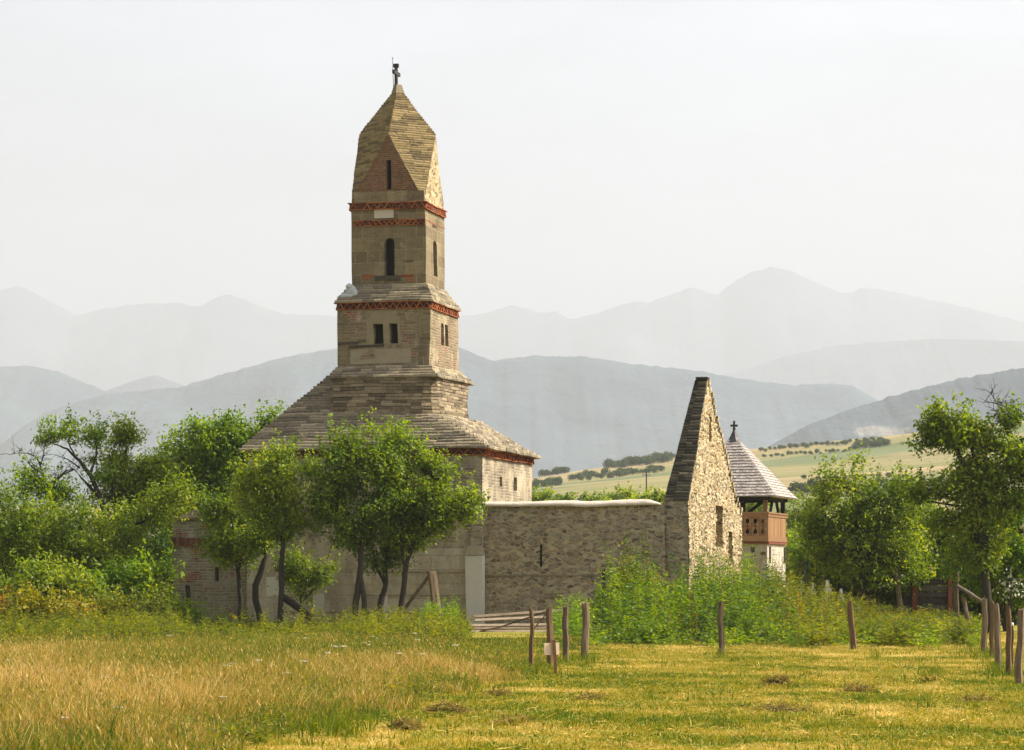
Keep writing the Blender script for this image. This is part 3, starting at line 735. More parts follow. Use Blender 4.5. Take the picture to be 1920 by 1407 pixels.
for i in range(4):
    Bc = cor[(i + 1) % 4]; g1 = gab[i]; g2 = gab[(i + 1) % 4]
    nn = Vector((Bc.x - um, Bc.y, 0)).normalized()
    zz_ = lambda p, z: Vector((p.x, p.y, z))
    Lf = poly_course([Bc + Vector((0, 0, 0)), g1, T]); Rf = poly_course([Bc, g2, T])
    # wide lower corner: start with a small width
    step_courses(sp, Lf, Rf, 48, .42, .012, .10, nn, .010, .003)
    sp.add([Bc, g1, T, g2], [(0, 2, 1), (0, 3, 2)], .4)
sp.build('spire_roof', M['spire_slab'], church)
mb = MB()
zcap = CH.z(177, um, 0); kc = (ztop - zcap) / (ztop - zga)
c4 = [T.lerp(g_, kc * 1.0) + Vector((g_.x - um, g_.y, 0)).normalized() * .05 for g_ in gab]
tp = [Vector((um + (g_.x - um) * .10, g_.y * .10, ztop + .05)) for g_ in gab]
mb.add(c4 + tp, [(0, 1, 5, 4), (1, 2, 6, 5), (2, 3, 7, 6), (3, 0, 4, 7), (4, 5, 6, 7)])
mb.build('spire_cap', M['plaster'], church)
zx = CH.z(119.5, um, 0); uc = CH.front(743.3, 0)
mb = MB(); mb.box(uc - .045, uc + .045, -.05, .05, ztop, zx); zz0 = CH.z(138, um, 0); mb.box(uc - .042, uc + .042, -.33, .33, zz0 - .05, zz0 + .07)
mb.box(uc - .085, uc + .085, -.06, .06, zx - .12, zx - .001)
mb.build('cross', M['iron'], church)
mb = MB(); ur = CH.front(738.5, -.1); ur2 = CH.front(736.8, -.1)
mb.tube([(ur, -.1, ztop - .1), (ur - .02, -.1, ztop + .3), (ur2, -.1, CH.z(110, um, 0))], [.012, .011, .008], 5); mb.tube([(ur2, -.1, CH.z(111, um, 0)), (ur2, -.1, CH.z(109, um, 0))], [.02, .02], 5)
mb.build('lightning_rod', M['iron'], church)

# carved lion lying on the ledge corner
def blobs_mesh(name, balls, mat, parent, seed=0, rough=.12):
    bm = bmesh.new()
    for (c, r) in balls:
        q = bmesh.ops.create_icosphere(bm, subdivisions=3, radius=1)
        for v in q['verts']:
            n_ = v.co.copy(); k = 1 + rough * mnoise.noise(n_ * 2.3 + Vector((seed, c[0] * 3, c[2])))
            v.co = Vector(c) + Vector((n_.x * r[0], n_.y * r[1], n_.z * r[2])) * k
    me = bpy.data.meshes.new(name); bm.to_mesh(me); bm.free()
    at = me.attributes.new('tone', 'FLOAT', 'FACE'); at.data.foreach_set('value', [.5 + .2 * rng.random() for _ in me.polygons])
    me.polygons.foreach_set('use_smooth', [True] * len(me.polygons))
    return link(name, me, mat, parent)
lu = CH.front(651, -s_h + .1); lz = CH.z(561, s_u0, -s_h); lv = -s_h + .22
blobs_mesh('lion_sculpture', [((lu, lv, lz + .10), (.30, .16, .13)), ((lu + .10, lv, lz + .26), (.19, .14, .21)), ((lu + .05, lv - .03, lz + .41), (.12, .11, .11)), ((lu - .24, lv - .02, lz + .07), (.14, .07, .06)), ((lu + .20, lv + .02, lz + .16), (.14, .13, .17))], M['lion_stone'], church, 3, .25)

# south-west pilaster and its capital, built against the nave front
pu0 = CH.front(874, -HV - .25); pu1 = CH.front(905, -HV - .25)
mb = MB(); mb.box(pu0, pu1, -HV - .28, -HV + .03, -.2, CH.z(1042, pu0, -HV)); mb.build('pilaster', M['pale_stone'], church)
mb = MB(); zc0 = CH.z(1041, pu0, -HV); zc1 = CH.z(1024, pu0, -HV)
mb.hexa([(pu0, -HV - .3, zc0), (pu1 + .01, -HV - .3, zc0), (pu1 + .01, -HV + .03, zc0), (pu0, -HV + .03, zc0), (pu0 + .06, -HV - .22, zc1), (pu1 - .05, -HV - .22, zc1), (pu1 - .05, -HV + .03, zc1), (pu0 + .06, -HV + .03, zc1)])
mb.build('capital', M['slab'], church)
mb = MB(); mb.box(CH.front(884, -HV - .1), CH.front(903.5, -HV - .1), -HV - .14, -HV + .02, zc1 + .002, CH.z(955, pu0, -HV)); mb.build('corner_strip', M['nave_upper'], church)
for (x0, x1, y0, y1) in ((588, 608, 1113, 1172), (500, 523, 1084, 1118), (718, 726, 1110, 1176)):
    front_block(x0, x1, y0, y1, NU0, NU1, HV, .06 if x0 == 588 else .015, M['pale_stone'], 'pale_block')
mb = MB()
for yy in (1073, 1116, 1148):
    z = CH.z(yy, 0, -HV); mb.box(NU0 + 1.2, pu0 - .01, -HV - .012, -HV + .02, z - .012, z + .012)
mb.build('joint_course', M['base_block'], church)

# apse to the east, polygonal, lower
av = -HV + .55
au1 = NU0 + .35; au0 = CH.front(326, av)
za1 = CH.z(972.5, au0, av); ch_ = .75
pnA = []; mb = MB()
aw = [(au0, av), (au1, av), (au1, HV - .9), (au0 + ch_, HV - .9), (au0, HV - .9 - ch_)]
zbb0 = CH.z(1023, au0, av); zbb1 = CH.z(1008, au0, av)
def apse_band(z0, z1, grow, mb, op=()):
    for i in range(5):
        a = aw[i]; b = aw[(i + 1) % 5]
        wall_face(mb, pnA, [(a[0] , a[1] - grow, z0), (b[0], b[1] - grow, z0), (b[0], b[1] - grow, z1), (a[0], a[1] - grow, z1)], op if i == 0 else (), div=(6, 5))
fa = lambda px: (CH.front(px, av) - au0) / (au1 - au0)
apse_band(-.3, za1, 0, mb, [(fa(402), fa(409.5), (CH.z(1090, au0, av) + .3) / (za1 + .3), (CH.z(1063, au0, av) + .3) / (za1 + .3))])
mb.build('apse_wall', M['apse'], church); panes(pnA, church)
mb = MB()
k = 34
for i in range(k):
    a = lerp(au0 - .05, au1, i / k); b = lerp(au0 - .05, au1, (i + .9) / k); mb.box(a, b, av - .06 - .02 * rng.random(), av + .04, zbb0 + .004 * rng.random(), zbb1)
for i in range(20):
    a = lerp(av, HV - 1.7, i / 20); b = lerp(av, HV - 1.7, (i + .9) / 20); mb.box(au0 - .06, au0 + .04, a, b, zbb0, zbb1 - .004 * rng.random())
mb.build('brick_band', M['old_brick'], church)
mb = MB(); zar = CH.z(918, au1, 0)
LoA = Vector((au0 - .12, av - .12, za1)); step_courses(mb, poly_course([LoA, Vector((au1 - .3, -.2, zar))]), poly_course([Vector((au1, av - .12, za1)), Vector((au1 + .2, -.2, zar))]), 10, .5, .04, .5, (0, -1, 0))
step_courses(mb, poly_course([Vector((au0 - .12, HV - .9 - ch_, za1)), Vector((au1 - .3, .2, zar))]), poly_course([LoA, Vector((au1 - .3, -.2, zar))]), 10, .5, .04, .5, (-1, 0, 0))
step_courses(mb, poly_course([Vector((au1, HV - .8, za1)), Vector((au1 + .2, .2, zar))]), poly_course([Vector((au0 - .1, HV - .8 - ch_, za1)), Vector((au1 - .3, .2, zar))]), 10, .5, .04, .5, (0, 1, 0))
mb.build('apse_roof', M['slab'], church)

# ------------------------------------------------------------------ roofless annexe: long rubble wall, tall gable
AF = Frame((near.x + .03, near.y + .12), TH)       # origin at the nave's corner, u along the wall
ann = AF.root('roofless_annexe')
tag(ann, 'roofless rubble stone annexe with pale coped wall and tall pointed gable, joined to the church', 'annexe')
gu1 = AF.front(1291, 0); zw = AF.z(947.5, gu1 * .5, 0); zg0 = AF.z(940, gu1, 0)
gt = AF.front(1291, 0) - AF.front(1246, 0)
ug0 = gu1 - gt
pn = []; mb = MB()
wl = ug0 + .02
def ao(px0, px1, py0, py1, z0, z1):
    return (AF.front(px0, 0) / wl, AF.front(px1, 0) / wl, (AF.z(py1, 3, 0) - z0) / (z1 - z0), (AF.z(py0, 3, 0) - z0) / (z1 - z0))
wall_face(mb, pn, [(0, 0, -.3), (wl, 0, -.3), (wl, 0, zw), (0, 0, zw)], [ao(1012.8, 1017.6, 1020, 1063, -.3, zw)], div=(8, 5))
mb.quad((wl, .75, -.3), (0, .75, -.3), (0, .75, zw), (wl, .75, zw)); mb.quad((0, 0, zw), (wl, 0, zw), (wl, .75, zw), (0, .75, zw)); 
mb.build('rubble_wall', M['rubble'], ann); panes(pn, ann, 'slit_window', M['dark_slab'])
mb = MB(); zl = AF.z(1079, 3, 0); x = .02
while x < wl - .1:
    w = rng.uniform(.2, .6); mb.box(x, min(wl, x + w) - .01, -.035 * rng.uniform(.5, 1.2), .05, zl - .02 + rng.uniform(-.012, .012), zl + .022 + rng.uniform(-.01, .01)); x += w
mb.build('ledge', M['slab'], ann)
# coping: rough lime cap, rounded
mb = MB(); xs = np.linspace(.03, AF.front(1240, -.05), 60); rs = []; pts = []
for i, x in enumerate(xs):
    dz = .012 * mnoise.noise(Vector((x * 1.7, 3, 0))); e = .03 * mnoise.noise(Vector((x * 3.1, 8, 0))); k = 1 if i < 56 else (60 - i) / 5
    zt = lerp(AF.z(940.5, 1, 0), AF.z(937.5, 5, 0), min(1, x / 4.5)) ; hh = (zt - zw) * k
    rs.append([(x, -.09 + e, zw - .035 + dz), (x, -.10 + e, zw + .02 + dz), (x, -.02 + e, zw + hh * .75 + dz), (x, .22, zw + hh + dz), (x, .55, zw + hh * .95 + dz), (x, .84, zw + .0), (x, .84, zw - .03)])
n = 7; vs = [p for r in rs for p in r]; fs = []
for i in range(len(rs) - 1):
    for j in range(n): fs.append((i * n + j, (i + 1) * n + j, (i + 1) * n + (j + 1) % n, i * n + (j + 1) % n))
fs += [tuple(range(n)), tuple(reversed([(len(rs) - 1) * n + j for j in range(n)]))]
mb.add(vs, fs, .6); mb.build('coping', M['coping'], ann, True)

# gable: its west face turns back a little more than the nave does
wd = R(6.5)
def vg(px):    # distance back along the west face for an image column
    d2 = (AF.V[0] * math.cos(wd) + AF.U[0] * math.sin(wd), AF.V[1] * math.cos(wd) + AF.U[1] * math.sin(wd))
    k = (px - 960) / F; X0 = AF.O[0] + gu1 * AF.U[0]; Y0 = AF.O[1] + gu1 * AF.U[1]
    return (k * Y0 - X0) / (d2[0] - k * d2[1])
def gw(d, z, back=0.0):     # point on the west face, or back metres inside it
    return Vector((gu1 + d * math.sin(wd) - back * math.cos(wd), d * math.cos(wd) + back * math.sin(wd), z))
def gz(py, d):
    p = gw(d, 0); return AF.z(py, p.x, p.y)
dA = vg(1326.5); dB = vg(1390.5)
zA = gz(712, dA); zB = gz(961, dB); zN = gz(938, 0)
outline = [(0, -.3), (0, zN), (dA - .12, zA), (dA + .08, zA), (vg(1345), gz(789, vg(1345))), (vg(1367), gz(883, vg(1367))), (vg(1377), gz(932, vg(1377))), (dB, zB), (dB, -.3)]
holes = [(vg(1340.5), vg(1354.5), gz(1025.6, vg(1347)), gz(948, vg(1347))), (vg(1365), vg(1373), gz(1054, vg(1369)), gz(997.5, vg(1369))), (vg(1329.8), vg(1334), gz(827, vg(1332)), gz(782, vg(1332)))]
def top_at(d):
    pts = outline[1:-1]
    for a, b in zip(pts, pts[1:]):
        if a[0] <= d <= b[0]: return lerp(a[1], b[1], (d - a[0]) / max(1e-6, b[0] - a[0]))
    return -.3
# fine west face so that the stones can really stand out from it
ds = sorted(set([round(x, 3) for x in np.arange(0, dB, .045)] + [dB, dA - .12, dA + .08] + [h for hh in holes for h in hh[:2]]))
zs_lines = sorted(set([round(z, 3) for z in np.arange(-.3, zA, .045)] + [h for hh in holes for h in hh[2:4]]))
def relief(d, z):
    q = Vector((d * 6.4, z * 8.6, 1.7)); q += Vector((mnoise.noise(q * .5), mnoise.noise(q * .5 + Vector((7, 0, 0))), 0)) * .5
    dist, pts = mnoise.voronoi(q); e = dist[1] - dist[0]
    hgt = (mnoise.cell(pts[0] * 3.7) * .5 + .5)
    return min(1, e * 3.0) * (.010 + .042 * hgt) + .012 * mnoise.noise(Vector((d * 17, z * 17, 0)))
mb = MB(); idx = {}; vs = []; fs = []
def vid(d, z):
    z = min(z, top_at(d)); key = (round(d, 4), round(z, 4))
    if key not in idx:
        edge = .0 if (d < .01 or d > dB - .01) else 1.0
        idx[key] = len(vs); vs.append(gw(d, z, -relief(d, z) * (.35 + .65 * edge)))
    return idx[key]
for d0, d1 in zip(ds, ds[1:]):
    for z0, z1 in zip(zs_lines, zs_lines[1:] + [zA + .01]):
        dm, zm = (d0 + d1) / 2, (z0 + z1) / 2
        if z0 >= max(top_at(d0), top_at(d1)): continue
        if any(h[0] < dm < h[1] and h[2] < zm < h[3] for h in holes): continue
        q = []
        for a in (vid(d0, z0), vid(d1, z0), vid(d1, z1), vid(d0, z1)):
            if a not in q: q.append(a)
        if len(q) > 2: fs.append(tuple(q))
mb.add(vs, fs, .5)
th_b = gt
for h in holes:
    c = [(h[0], h[2]), (h[1], h[2]), (h[1], h[3]), (h[0], h[3])]
    for a, b in ((0, 1), (1, 2), (2, 3), (3, 0)):
        mb.quad(gw(*c[b]), gw(*c[a]), gw(*c[a], .5), gw(*c[b], .5))
mb.build('gable_wall', M['rubble_warm'], ann)
for h in holes[1:]:
    mb = MB(); mb.quad(gw(h[0], h[2], .42), gw(h[1], h[2], .42), gw(h[1], h[3], .42), gw(h[0], h[3], .42)); mb.build('blocked_window', M['rubble'], ann)
mb = MB(); h = holes[0]; mb.quad(gw(h[0], h[2], .45), gw(h[1], h[2], .45), gw(h[1], h[3], .45), gw(h[0], h[3], .45)); mb.build('blocked_window', M['rubble'], ann)
# front end, back face and body of the gable wall
mb = MB()
tb = lambda z: lerp(gt, gt * .50, max(0, min(1, (z - zN) / (zA - zN))))
mb.quad(gw(0, -.3, gt), gw(0, -.3), gw(0, zN), gw(0, zN, gt))
o = outline
for a, b in zip(o[2:-1], o[3:]):
    mb.quad(gw(a[0], a[1], .0), gw(b[0], b[1], .0), gw(b[0], b[1], tb(b[1])), gw(a[0], a[1], tb(a[1])))
mb.add([gw(d, z, tb(z) if z > zN else gt) for d, z in o], [tuple(range(len(o)))])
mb.build('gable_flank', M['rubble'], ann)
# slab courses up the sloping flank, in two tiers
mb = MB(); nS = (-AF.V[0] * 0, -1, 0)
ff = lambda z: gw(lerp(0, dA - .1, max(0, (z - zN) / (zA - zN))), z)
sl = lambda z, b: gw(lerp(0, dA - .1, (z - zN) / (zA - zN)), z, b)
step_courses(mb, lambda t: sl(lerp(zN, zA + .03, t), tb(lerp(zN, zA, t)) * .60), lambda t: sl(lerp(zN, zA + .03, t), -.03), 40, .34, .05, .3, nS, .02)
zA2 = gz(722, dA)
step_courses(mb, lambda t: sl(lerp(zN, zA2, t), tb(lerp(zN, zA, t)) * 1.02), lambda t: sl(lerp(zN, zA2, t), tb(lerp(zN, zA, t)) * .60), 40, .3, .012, .3, nS, .02)
p = sl(zA, .18); mb.box(p.x - .17, p.x + .24, p.y - .12, p.y + .28, zA + .01, zA + .07)
mb.build('flank_slabs', M['dark_slab'], ann)
mb = MB(); 
for a, b in zip(outline[3:-1], outline[4:-1]):
    k = max(2, int(abs(a[1] - b[1]) / .16))
    for i in range(k):
        d = lerp(a[0], b[0], (i + .5) / k); z = lerp(a[1], b[1], (i + .5) / k); q = gw(d, z)
        mb.box(q.x - tb(z), q.x + .03 + .05 * rng.random(), q.y - .12, q.y + .06 + .06 * rng.random(), z - .07, z + .05 + .03 * rng.random())
mb.build('rake_stones', M['rubble_warm'], ann)
# the wall on the far side of the annexe
mb = MB(); mb.box(.3, gw(dB, 0).x - .4, gw(dB, 0).y - .75, gw(dB, 0).y - .02, -.3, zB - 1.6); mb.build('rear_wall', M['rubble'], ann)

# ------------------------------------------------------------------ bell tower
BY = 95.0
BT = Frame(((1376.5 - 960) / F * BY, BY), R(17.7))
bell = BT.root('wooden_bell_tower'); tag(bell, 'small bell tower with a shingled pyramid roof, fresh plank gallery and limewashed base', 'bell tower')
bu0, bu1, bh = BT.rect(1300, 1438.5, 1472.5)
bu0 = -bu1
zfl = BT.z(1019, bu1, -bh); zrl = BT.z(960, bu1, -bh); zev = BT.z(930, bu1 + .4, -bh - .4)
mb = MB(); box_walls(mb, None, bu0, bu1, -bh, bh, -.3, zfl - .02, div=(4, 4)); mb.build('limewashed_base', M['limewash'], bell)
for (x0, x1, y0, y1) in ((1408, 1415, 1026, 1036), (1426, 1435.5, 1035, 1041), (1405, 1409, 1050, 1055)):
    a = BT.front(x0, -bh); b = BT.front(x1, -bh); mb = MB(); mb.box(a, b, -bh - .012, -bh + .03, BT.z(y1, a, -bh), BT.z(y0, a, -bh)); mb.build('bare_stone', M['dark_slab'], bell)
for x0, x1 in ((1442, 1444), (1469.5, 1471.5)):
    a = BT.side(x0, bu1); b = BT.side(x1, bu1); mb = MB(); mb.box(bu1 - .02, bu1 + .035, min(a, b), max(a, b), BT.z(1056, bu1, 0), BT.z(1026, bu1, 0)); mb.build('iron_strap', M['wood_dark'], bell)
mb = MB(); mb.box(bu0 - .08, bu1 + .08, -bh - .08, bh + .08, zfl - .02, zfl + .05); mb.build('floor_band', M['wood_red'], bell)
# gallery railing with cut-out boards on the front, narrow boards on the side
mb = MB(); g2 = .05
zr0, zr1 = zfl + .07, zrl
def pl(mb, side, a, b, z0, z1, o0, o1):
    if side == 0: mb.box(a, b, -bh - o1, -bh - o0, z0, z1)
    elif side == 1: mb.box(bu1 + o0, bu1 + o1, a, b, z0, z1)
    elif side == 2: mb.box(a, b, bh + o0, bh + o1, z0, z1)
    else: mb.box(bu0 - o1, bu0 - o0, a, b, z0, z1)
H = zr1 - zr0
for sd in range(4):
    lo_, hi_ = (bu0, bu1) if sd in (0, 2) else (-bh, bh)
    ex = .06 if sd in (0, 2) else 0.0
    pl(mb, sd, lo_ - ex, hi_ + ex, zr1 - .17, zr1 - .06, .0, .055)
    pl(mb, sd, lo_ - ex * 1.4, hi_ + ex * 1.4, zr1 - .06, zr1 - .002 * sd, -.05, .085)
    pl(mb, sd, lo_ - ex, hi_ + ex, zr0, zr0 + .20, .0, .05)
mb.build('railing_rail', M['wood_fresh'], bell)
mb = MB(); cut = MB()
for sd in (0, 2):
    n_ = 11; w = (bu1 - bu0) / n_
    for i in range(n_):
        a = bu0 + i * w + .006; b = bu0 + (i + 1) * w - .006; m_ = (a + b) / 2; sgn = -1 if sd == 0 else 1
        v = sgn * (bh + .02)
        z0, z1 = zr0 + .20, zr1 - .17; hh = z1 - z0
        # keyhole silhouette cut out of each board: two drops and a hole
        prof = [(0, 0), (.10, 0), (.16, .26), (.27, .22), (.40, .03), (.43, 0), (.45, 0), (.48, .15), (.52, .15), (.55, 0), (.57, 0), (.60, .03), (.73, .22), (.84, .26), (.90, 0), (1, 0)]
        for (t0, k0), (t1, k1) in zip(prof, prof[1:]):
            for s_ in (-1, 1):
                e0_ = m_ + s_ * k0 * w; e1_ = m_ + s_ * k1 * w; edge = a if s_ < 0 else b
                za_, zb_2 = z0 + t0 * hh, z0 + t1 * hh
                q = [(e0_, za_), (edge, za_), (edge, zb_2), (e1_, zb_2)]
                mb.hexa([(q[0][0], v - .012, q[0][1]), (q[1][0], v - .012, q[1][1]), (q[1][0], v + .012, q[1][1]), (q[0][0], v + .012, q[0][1]),
                         (q[3][0], v - .012, q[3][1]), (q[2][0], v - .012, q[2][1]), (q[2][0], v + .012, q[2][1]), (q[3][0], v + .012, q[3][1])])
for sd in (1, 3):
    n_ = 15; w = 2 * bh / n_
    for i in range(n_):
        a = -bh + i * w; pl(mb, sd, a + .012, a + w - .035, zr0 + .20, zr1 - .17, .0, .03)
mb.build('railing_board', M['wood_fresh'], bell)
mb = MB(); mb.box(bu0 + .1, bu1 - .1, -bh + .1, bh - .1, zfl + .05, zfl + .09)
mb.box(bu0 + .3, bu1 - .3, -bh + .3, bh - .3, zfl + .09, zrl - .1)
mb.build('gallery_floor', M['wood_dark'], bell)
for (u, v) in ((bu1 - .08, -bh + .08), (bu1 - .08, bh - .08), (bu0 + .08, -bh + .08), (bu0 + .08, bh - .08), (0, -bh + .08), (0, bh - .08)):
    mb = MB(); mb.box(u - .075, u + .075, v - .075, v + .075, zfl + .05, zev); mb.build('post', M['wood_fresh'] if (u > 0 and v < 0) else M['wood_dark'], bell)
mb = MB()
for sg in (-1, 1):
    v = sg * (bh - .08)
    for (u0_, u1_) in ((0, .75), (0, -.75)):
        mb = MB(); mb.bar((u0_ + (.1 if u1_ > 0 else -.1), v, zrl - .02), (u1_, v, zev - .1), .09, .12); mb.build('brace', M['wood_dark'], bell)
    for (v0_, v1_) in ((bh * .45, 0.1), (-bh * .45, -.1)):
        mb = MB(); mb.bar((sg * (bu1 - .08), v0_, zrl), (sg * (bu1 - .08), v1_ * 3, zev - .05), .09, .10); mb.build('brace', M['wood_dark'], bell)
mb = MB(); 
for v in (-bh + .08, bh - .08): mb.box(bu0 - .1, bu1 + .1, v - .08, v + .08, zev - .14, zev + .002)
for u in (bu0 + .08, bu1 - .08): mb.box(u - .08, u + .08, -bh - .1, bh + .1, zev - .12, zev + .02)
mb.build('eaves_beam', M['wood_dark'], bell)
zap = BT.z(817, 0, 0); ov = BT.front(1453, -bh - .4) - bu1; ov = max(.25, ov)
ru, rv = bu1 + ov, bh + ov
def shingles(mb, A, B, C, nrow, w):
    """triangular roof slope A-B eave, C apex"""
    A, B, C = Vector(A), Vector(B), Vector(C); nn = (B - A).cross(C - A).normalized()
    for r in range(nrow):
        t0 = r / nrow; t1 = min(.995, (r + 1.25) / nrow)
        a0, b0 = A.lerp(C, t0), B.lerp(C, t0); a1, b1 = A.lerp(C, t1), B.lerp(C, t1)
        k = max(1, int((b0 - a0).length / w))
        for i in range(k):
            s0, s1 = i / k, (i + 1) / k
            j0 = rng.uniform(-.012, .012); up = (C - (A + B) / 2).normalized() * j0
            p = [a0.lerp(b0, s0) + up, a0.lerp(b0, s1) + up, a1.lerp(b1, s1), a1.lerp(b1, s0)]
            d = (b0 - a0).normalized() * .004; o1 = nn * (.035 + rng.uniform(-.006, .008)); o0 = nn * .004
            p[0] += d; p[1] -= d; p[2] -= d; p[3] += d
            th = nn * .018
            mb.hexa([p[0] + o1 - th, p[1] + o1 - th, p[2] + o0 - th, p[3] + o0 - th, p[0] + o1, p[1] + o1, p[2] + o0, p[3] + o0])
mb = MB(); ap = (0, 0, zap); zE = zev
cs_ = [(-ru, -rv, zE), (ru, -rv, zE), (ru, rv, zE), (-ru, rv, zE)]
for i in range(4): shingles(mb, cs_[i], cs_[(i + 1) % 4], ap, 21, .12)
mb.add([Vector(c) - Vector((0, 0, .02)) for c in cs_] + [Vector(ap) - Vector((0, 0, .03))], [(0, 1, 4), (1, 2, 4), (2, 3, 4), (3, 0, 4), (3, 2, 1, 0)], .2)
rf = mb.build('shingle_roof', M['shingle'], bell)
mb = MB(); z0 = zap - .28
mb.tube([(0, 0, z0), (0, 0, zap - .05), (0, 0, zap + .22)], [.30, .16, .035], 8); mb.build('roof_cap', M['iron'], rf)
mb = MB(); zt = BT.z(789.5, 0, 0); mb.box(-.035, .035, -.035, .035, zap + .15, zt); mb.box(-.14, .14, -.033, .033, zt - .22, zt - .14)
mb.tube([(0, 0, zt - .33), (0, 0, zt - .27)], [.06, .06], 8)
mb.build('cross', M['iron'], bell)

# ------------------------------------------------------------------ vegetation tools
def leaf_quads(p, axis, nrm, L, Wd, fold=.12):
    axis = axis / np.linalg.norm(axis, axis=1, keepdims=True)
    s = np.cross(axis, nrm); s /= np.maximum(1e-6, np.linalg.norm(s, axis=1, keepdims=True)); n2 = np.cross(s, axis)
    L = L[:, None]; Wd = Wd[:, None]
    m = p + axis * L * .45 + n2 * Wd * fold
    V = np.stack([p, m + s * Wd * .5, p + axis * L - n2 * L * .08, m - s * Wd * .5], 1)
    return V.reshape(-1, 3)
def rand_dirs(n, r=NR):
    v = r.normal(size=(n, 3)); return v / np.linalg.norm(v, axis=1, keepdims=True)

def tree(name, label, cat, Y, base, stems, blobs, nleaf, mat, size=.11, group=None, seed=1, shoots=.30, sigma=.17, gaps=-.12, bark=None, spread=.85, parts=('trunk', 'crown'), tone=.5, branch=.5, bare=()):
    """stems: polylines [(px,py,r), ...] in the tree's own vertical plane at distance Y (real metres follow from it);
    blobs: (px,py,rx px,ry px[,dy m])"""
    r = np.random.default_rng(seed); rr_ = random.Random(seed)
    bx = (base - 960) / F * Y
    root = empty(name, (bx, Y, 0)); tag(root, label, cat, group)
    def loc(px, py, dy=0): return Vector(((px - 960) / F * Y - bx, dy, EYE + (HZ - py) / F * Y))
    tm = MB(); nodes = []
    for st in stems:
        pts = [loc(q[0], q[1], q[3] if len(q) > 3 else 0) for q in st]; rad = [q[2] for q in st]
        P2, R2 = [], []
        for a in range(len(pts) - 1):
            for k in range(4):
                t = k / 4; q = pts[a].lerp(pts[a + 1], t); j = .018 if 0 < a + k else 0
                P2.append(q + Vector((rr_.uniform(-j, j), rr_.uniform(-j, j), 0))); R2.append(lerp(rad[a], rad[a + 1], t))
        P2.append(pts[-1]); R2.append(rad[-1])
        if P2[0].z < .4: P2[0].z = -.15; R2[0] *= 1.25
        tm.tube(P2, R2, 7, .5, .10)
        for q, q2 in zip(P2[len(P2) // 3:], R2[len(P2) // 3:]): nodes.append((q, q2))
    if cat == 'tree':
        nb_ = []
        for b in blobs:
            nb_.append((b[0], b[1], b[2] * .86, b[3] * .86) + tuple(b[4:]))
            for _ in range(4):
                a = r.uniform(0, 6.28); k = r.uniform(.26, .44); dy = r.uniform(-.6, .6) * b[2] * Y / F
                nb_.append((b[0] + b[2] * .82 * math.cos(a), b[1] - b[3] * .82 * math.sin(a), b[2] * k, b[3] * k, dy))
        blobs = nb_
    C = []; s = Y / F
    wts = np.array([b[2] * b[3] for b in blobs], float); wts /= wts.sum()
    per = 14; nleaf = int(nleaf * 1.35); ncl = max(4, nleaf // per)
    cl = []; dirs = []; tries = 0
    while len(cl) < ncl and tries < ncl * 12:
        tries += 1
        b = blobs[int(r.choice(len(blobs), p=wts))]
        d = rand_dirs(1, r)[0]; f = .30 + .76 * r.random() ** .45
        c = np.array(loc(b[0], b[1], b[4] if len(b) > 4 else 0))
        p = c + d * f * np.array([b[2] * s, (b[2] + b[3]) * .5 * s * spread, b[3] * s])
        if p[2] < .12: continue
        if mnoise.noise(Vector(p) * 1.5 + Vector((seed * 3.3, 0, 0))) < gaps + .06 + .12 * (f < .6): continue
        cl.append(p); dirs.append(d)
    cl = np.array(cl); dirs = np.array(dirs)
    # limbs from stems to the clumps
    if nodes:
        NP = np.array([n_[0] for n_ in nodes]); NRd = [n_[1] for n_ in nodes]
        step = max(1, int(len(cl) / (len(cl) * branch * .5 + 1)))
        for c in cl[::step]:
            low = NP[:, 2] < c[2] + .15
            dd = np.linalg.norm(NP - c, axis=1) + (~low) * 5
            k = int(dd.argmin()); a = Vector(NP[k]); b_ = Vector(c); ln = (b_ - a).length
            if ln < .12 or ln > 2.6: continue
            m1 = a.lerp(b_, .35) + Vector((rr_.uniform(-.1, .1), rr_.uniform(-.1, .1), -.04)) * ln * .8; m2 = a.lerp(b_, .7) + Vector((rr_.uniform(-.08, .08), rr_.uniform(-.08, .08), .03)) * ln
            r0 = min(NRd[k] * .55, .007 + .011 * ln)
            tm.tube([a, m1, m2, b_], [r0, r0 * .75, r0 * .5, .004], 4, .35, 0, False)
    for br in bare:       # dead bare branches
        pts = [loc(q[0], q[1], q[3] if len(q) > 3 else 0) for q in br]; tm.tube(pts, [q[2] for q in br], 5, .65, .05)
        for q, q1 in zip(pts[:-1], pts[1:]):
            for _ in range(4):
                a = q.lerp(q1, rr_.random()); d = Vector((rr_.uniform(-1, 1), rr_.uniform(-.6, .6), rr_.uniform(-.1, 1))).normalized() * rr_.uniform(.15, .5)
                tm.tube([a, a + d * .5 + Vector((0, 0, .04)), a + d], [.010, .007, .003], 4, .6, 0, False)
                e = a + d * .6; d2 = (d + Vector((rr_.uniform(-.4, .4), 0, rr_.uniform(-.1, .4)))) * .5
                tm.tube([e, e + d2], [.006, .003], 4, .6, 0, False)
    tm.build(parts[0], bark or M['bark'], root, True)
    n = len(cl); cid = np.repeat(np.arange(n), per)
    ctone = np.clip(tone + r.normal(size=n) * .15 + .35 * np.array([mnoise.noise(Vector(q) * .9 + Vector((0, 0, seed))) for q in cl]), 0, 1)
    off = r.normal(size=(n * per, 3)) * sigma * np.array([1, 1, .75])
    sh = r.random(n) < shoots
    ax = dirs * .7 + np.array([0, 0, 1.0]) * r.uniform(.4, 1.2, size=(n, 1)); ax /= np.linalg.norm(ax, axis=1, keepdims=True)
    along = r.uniform(0, 1, size=n * per) * .62
    shoot_off = ax[cid] * along[:, None] + r.normal(size=(n * per, 3)) * .045
    off = np.where(sh[cid][:, None], shoot_off, off)
    p = cl[cid] + off
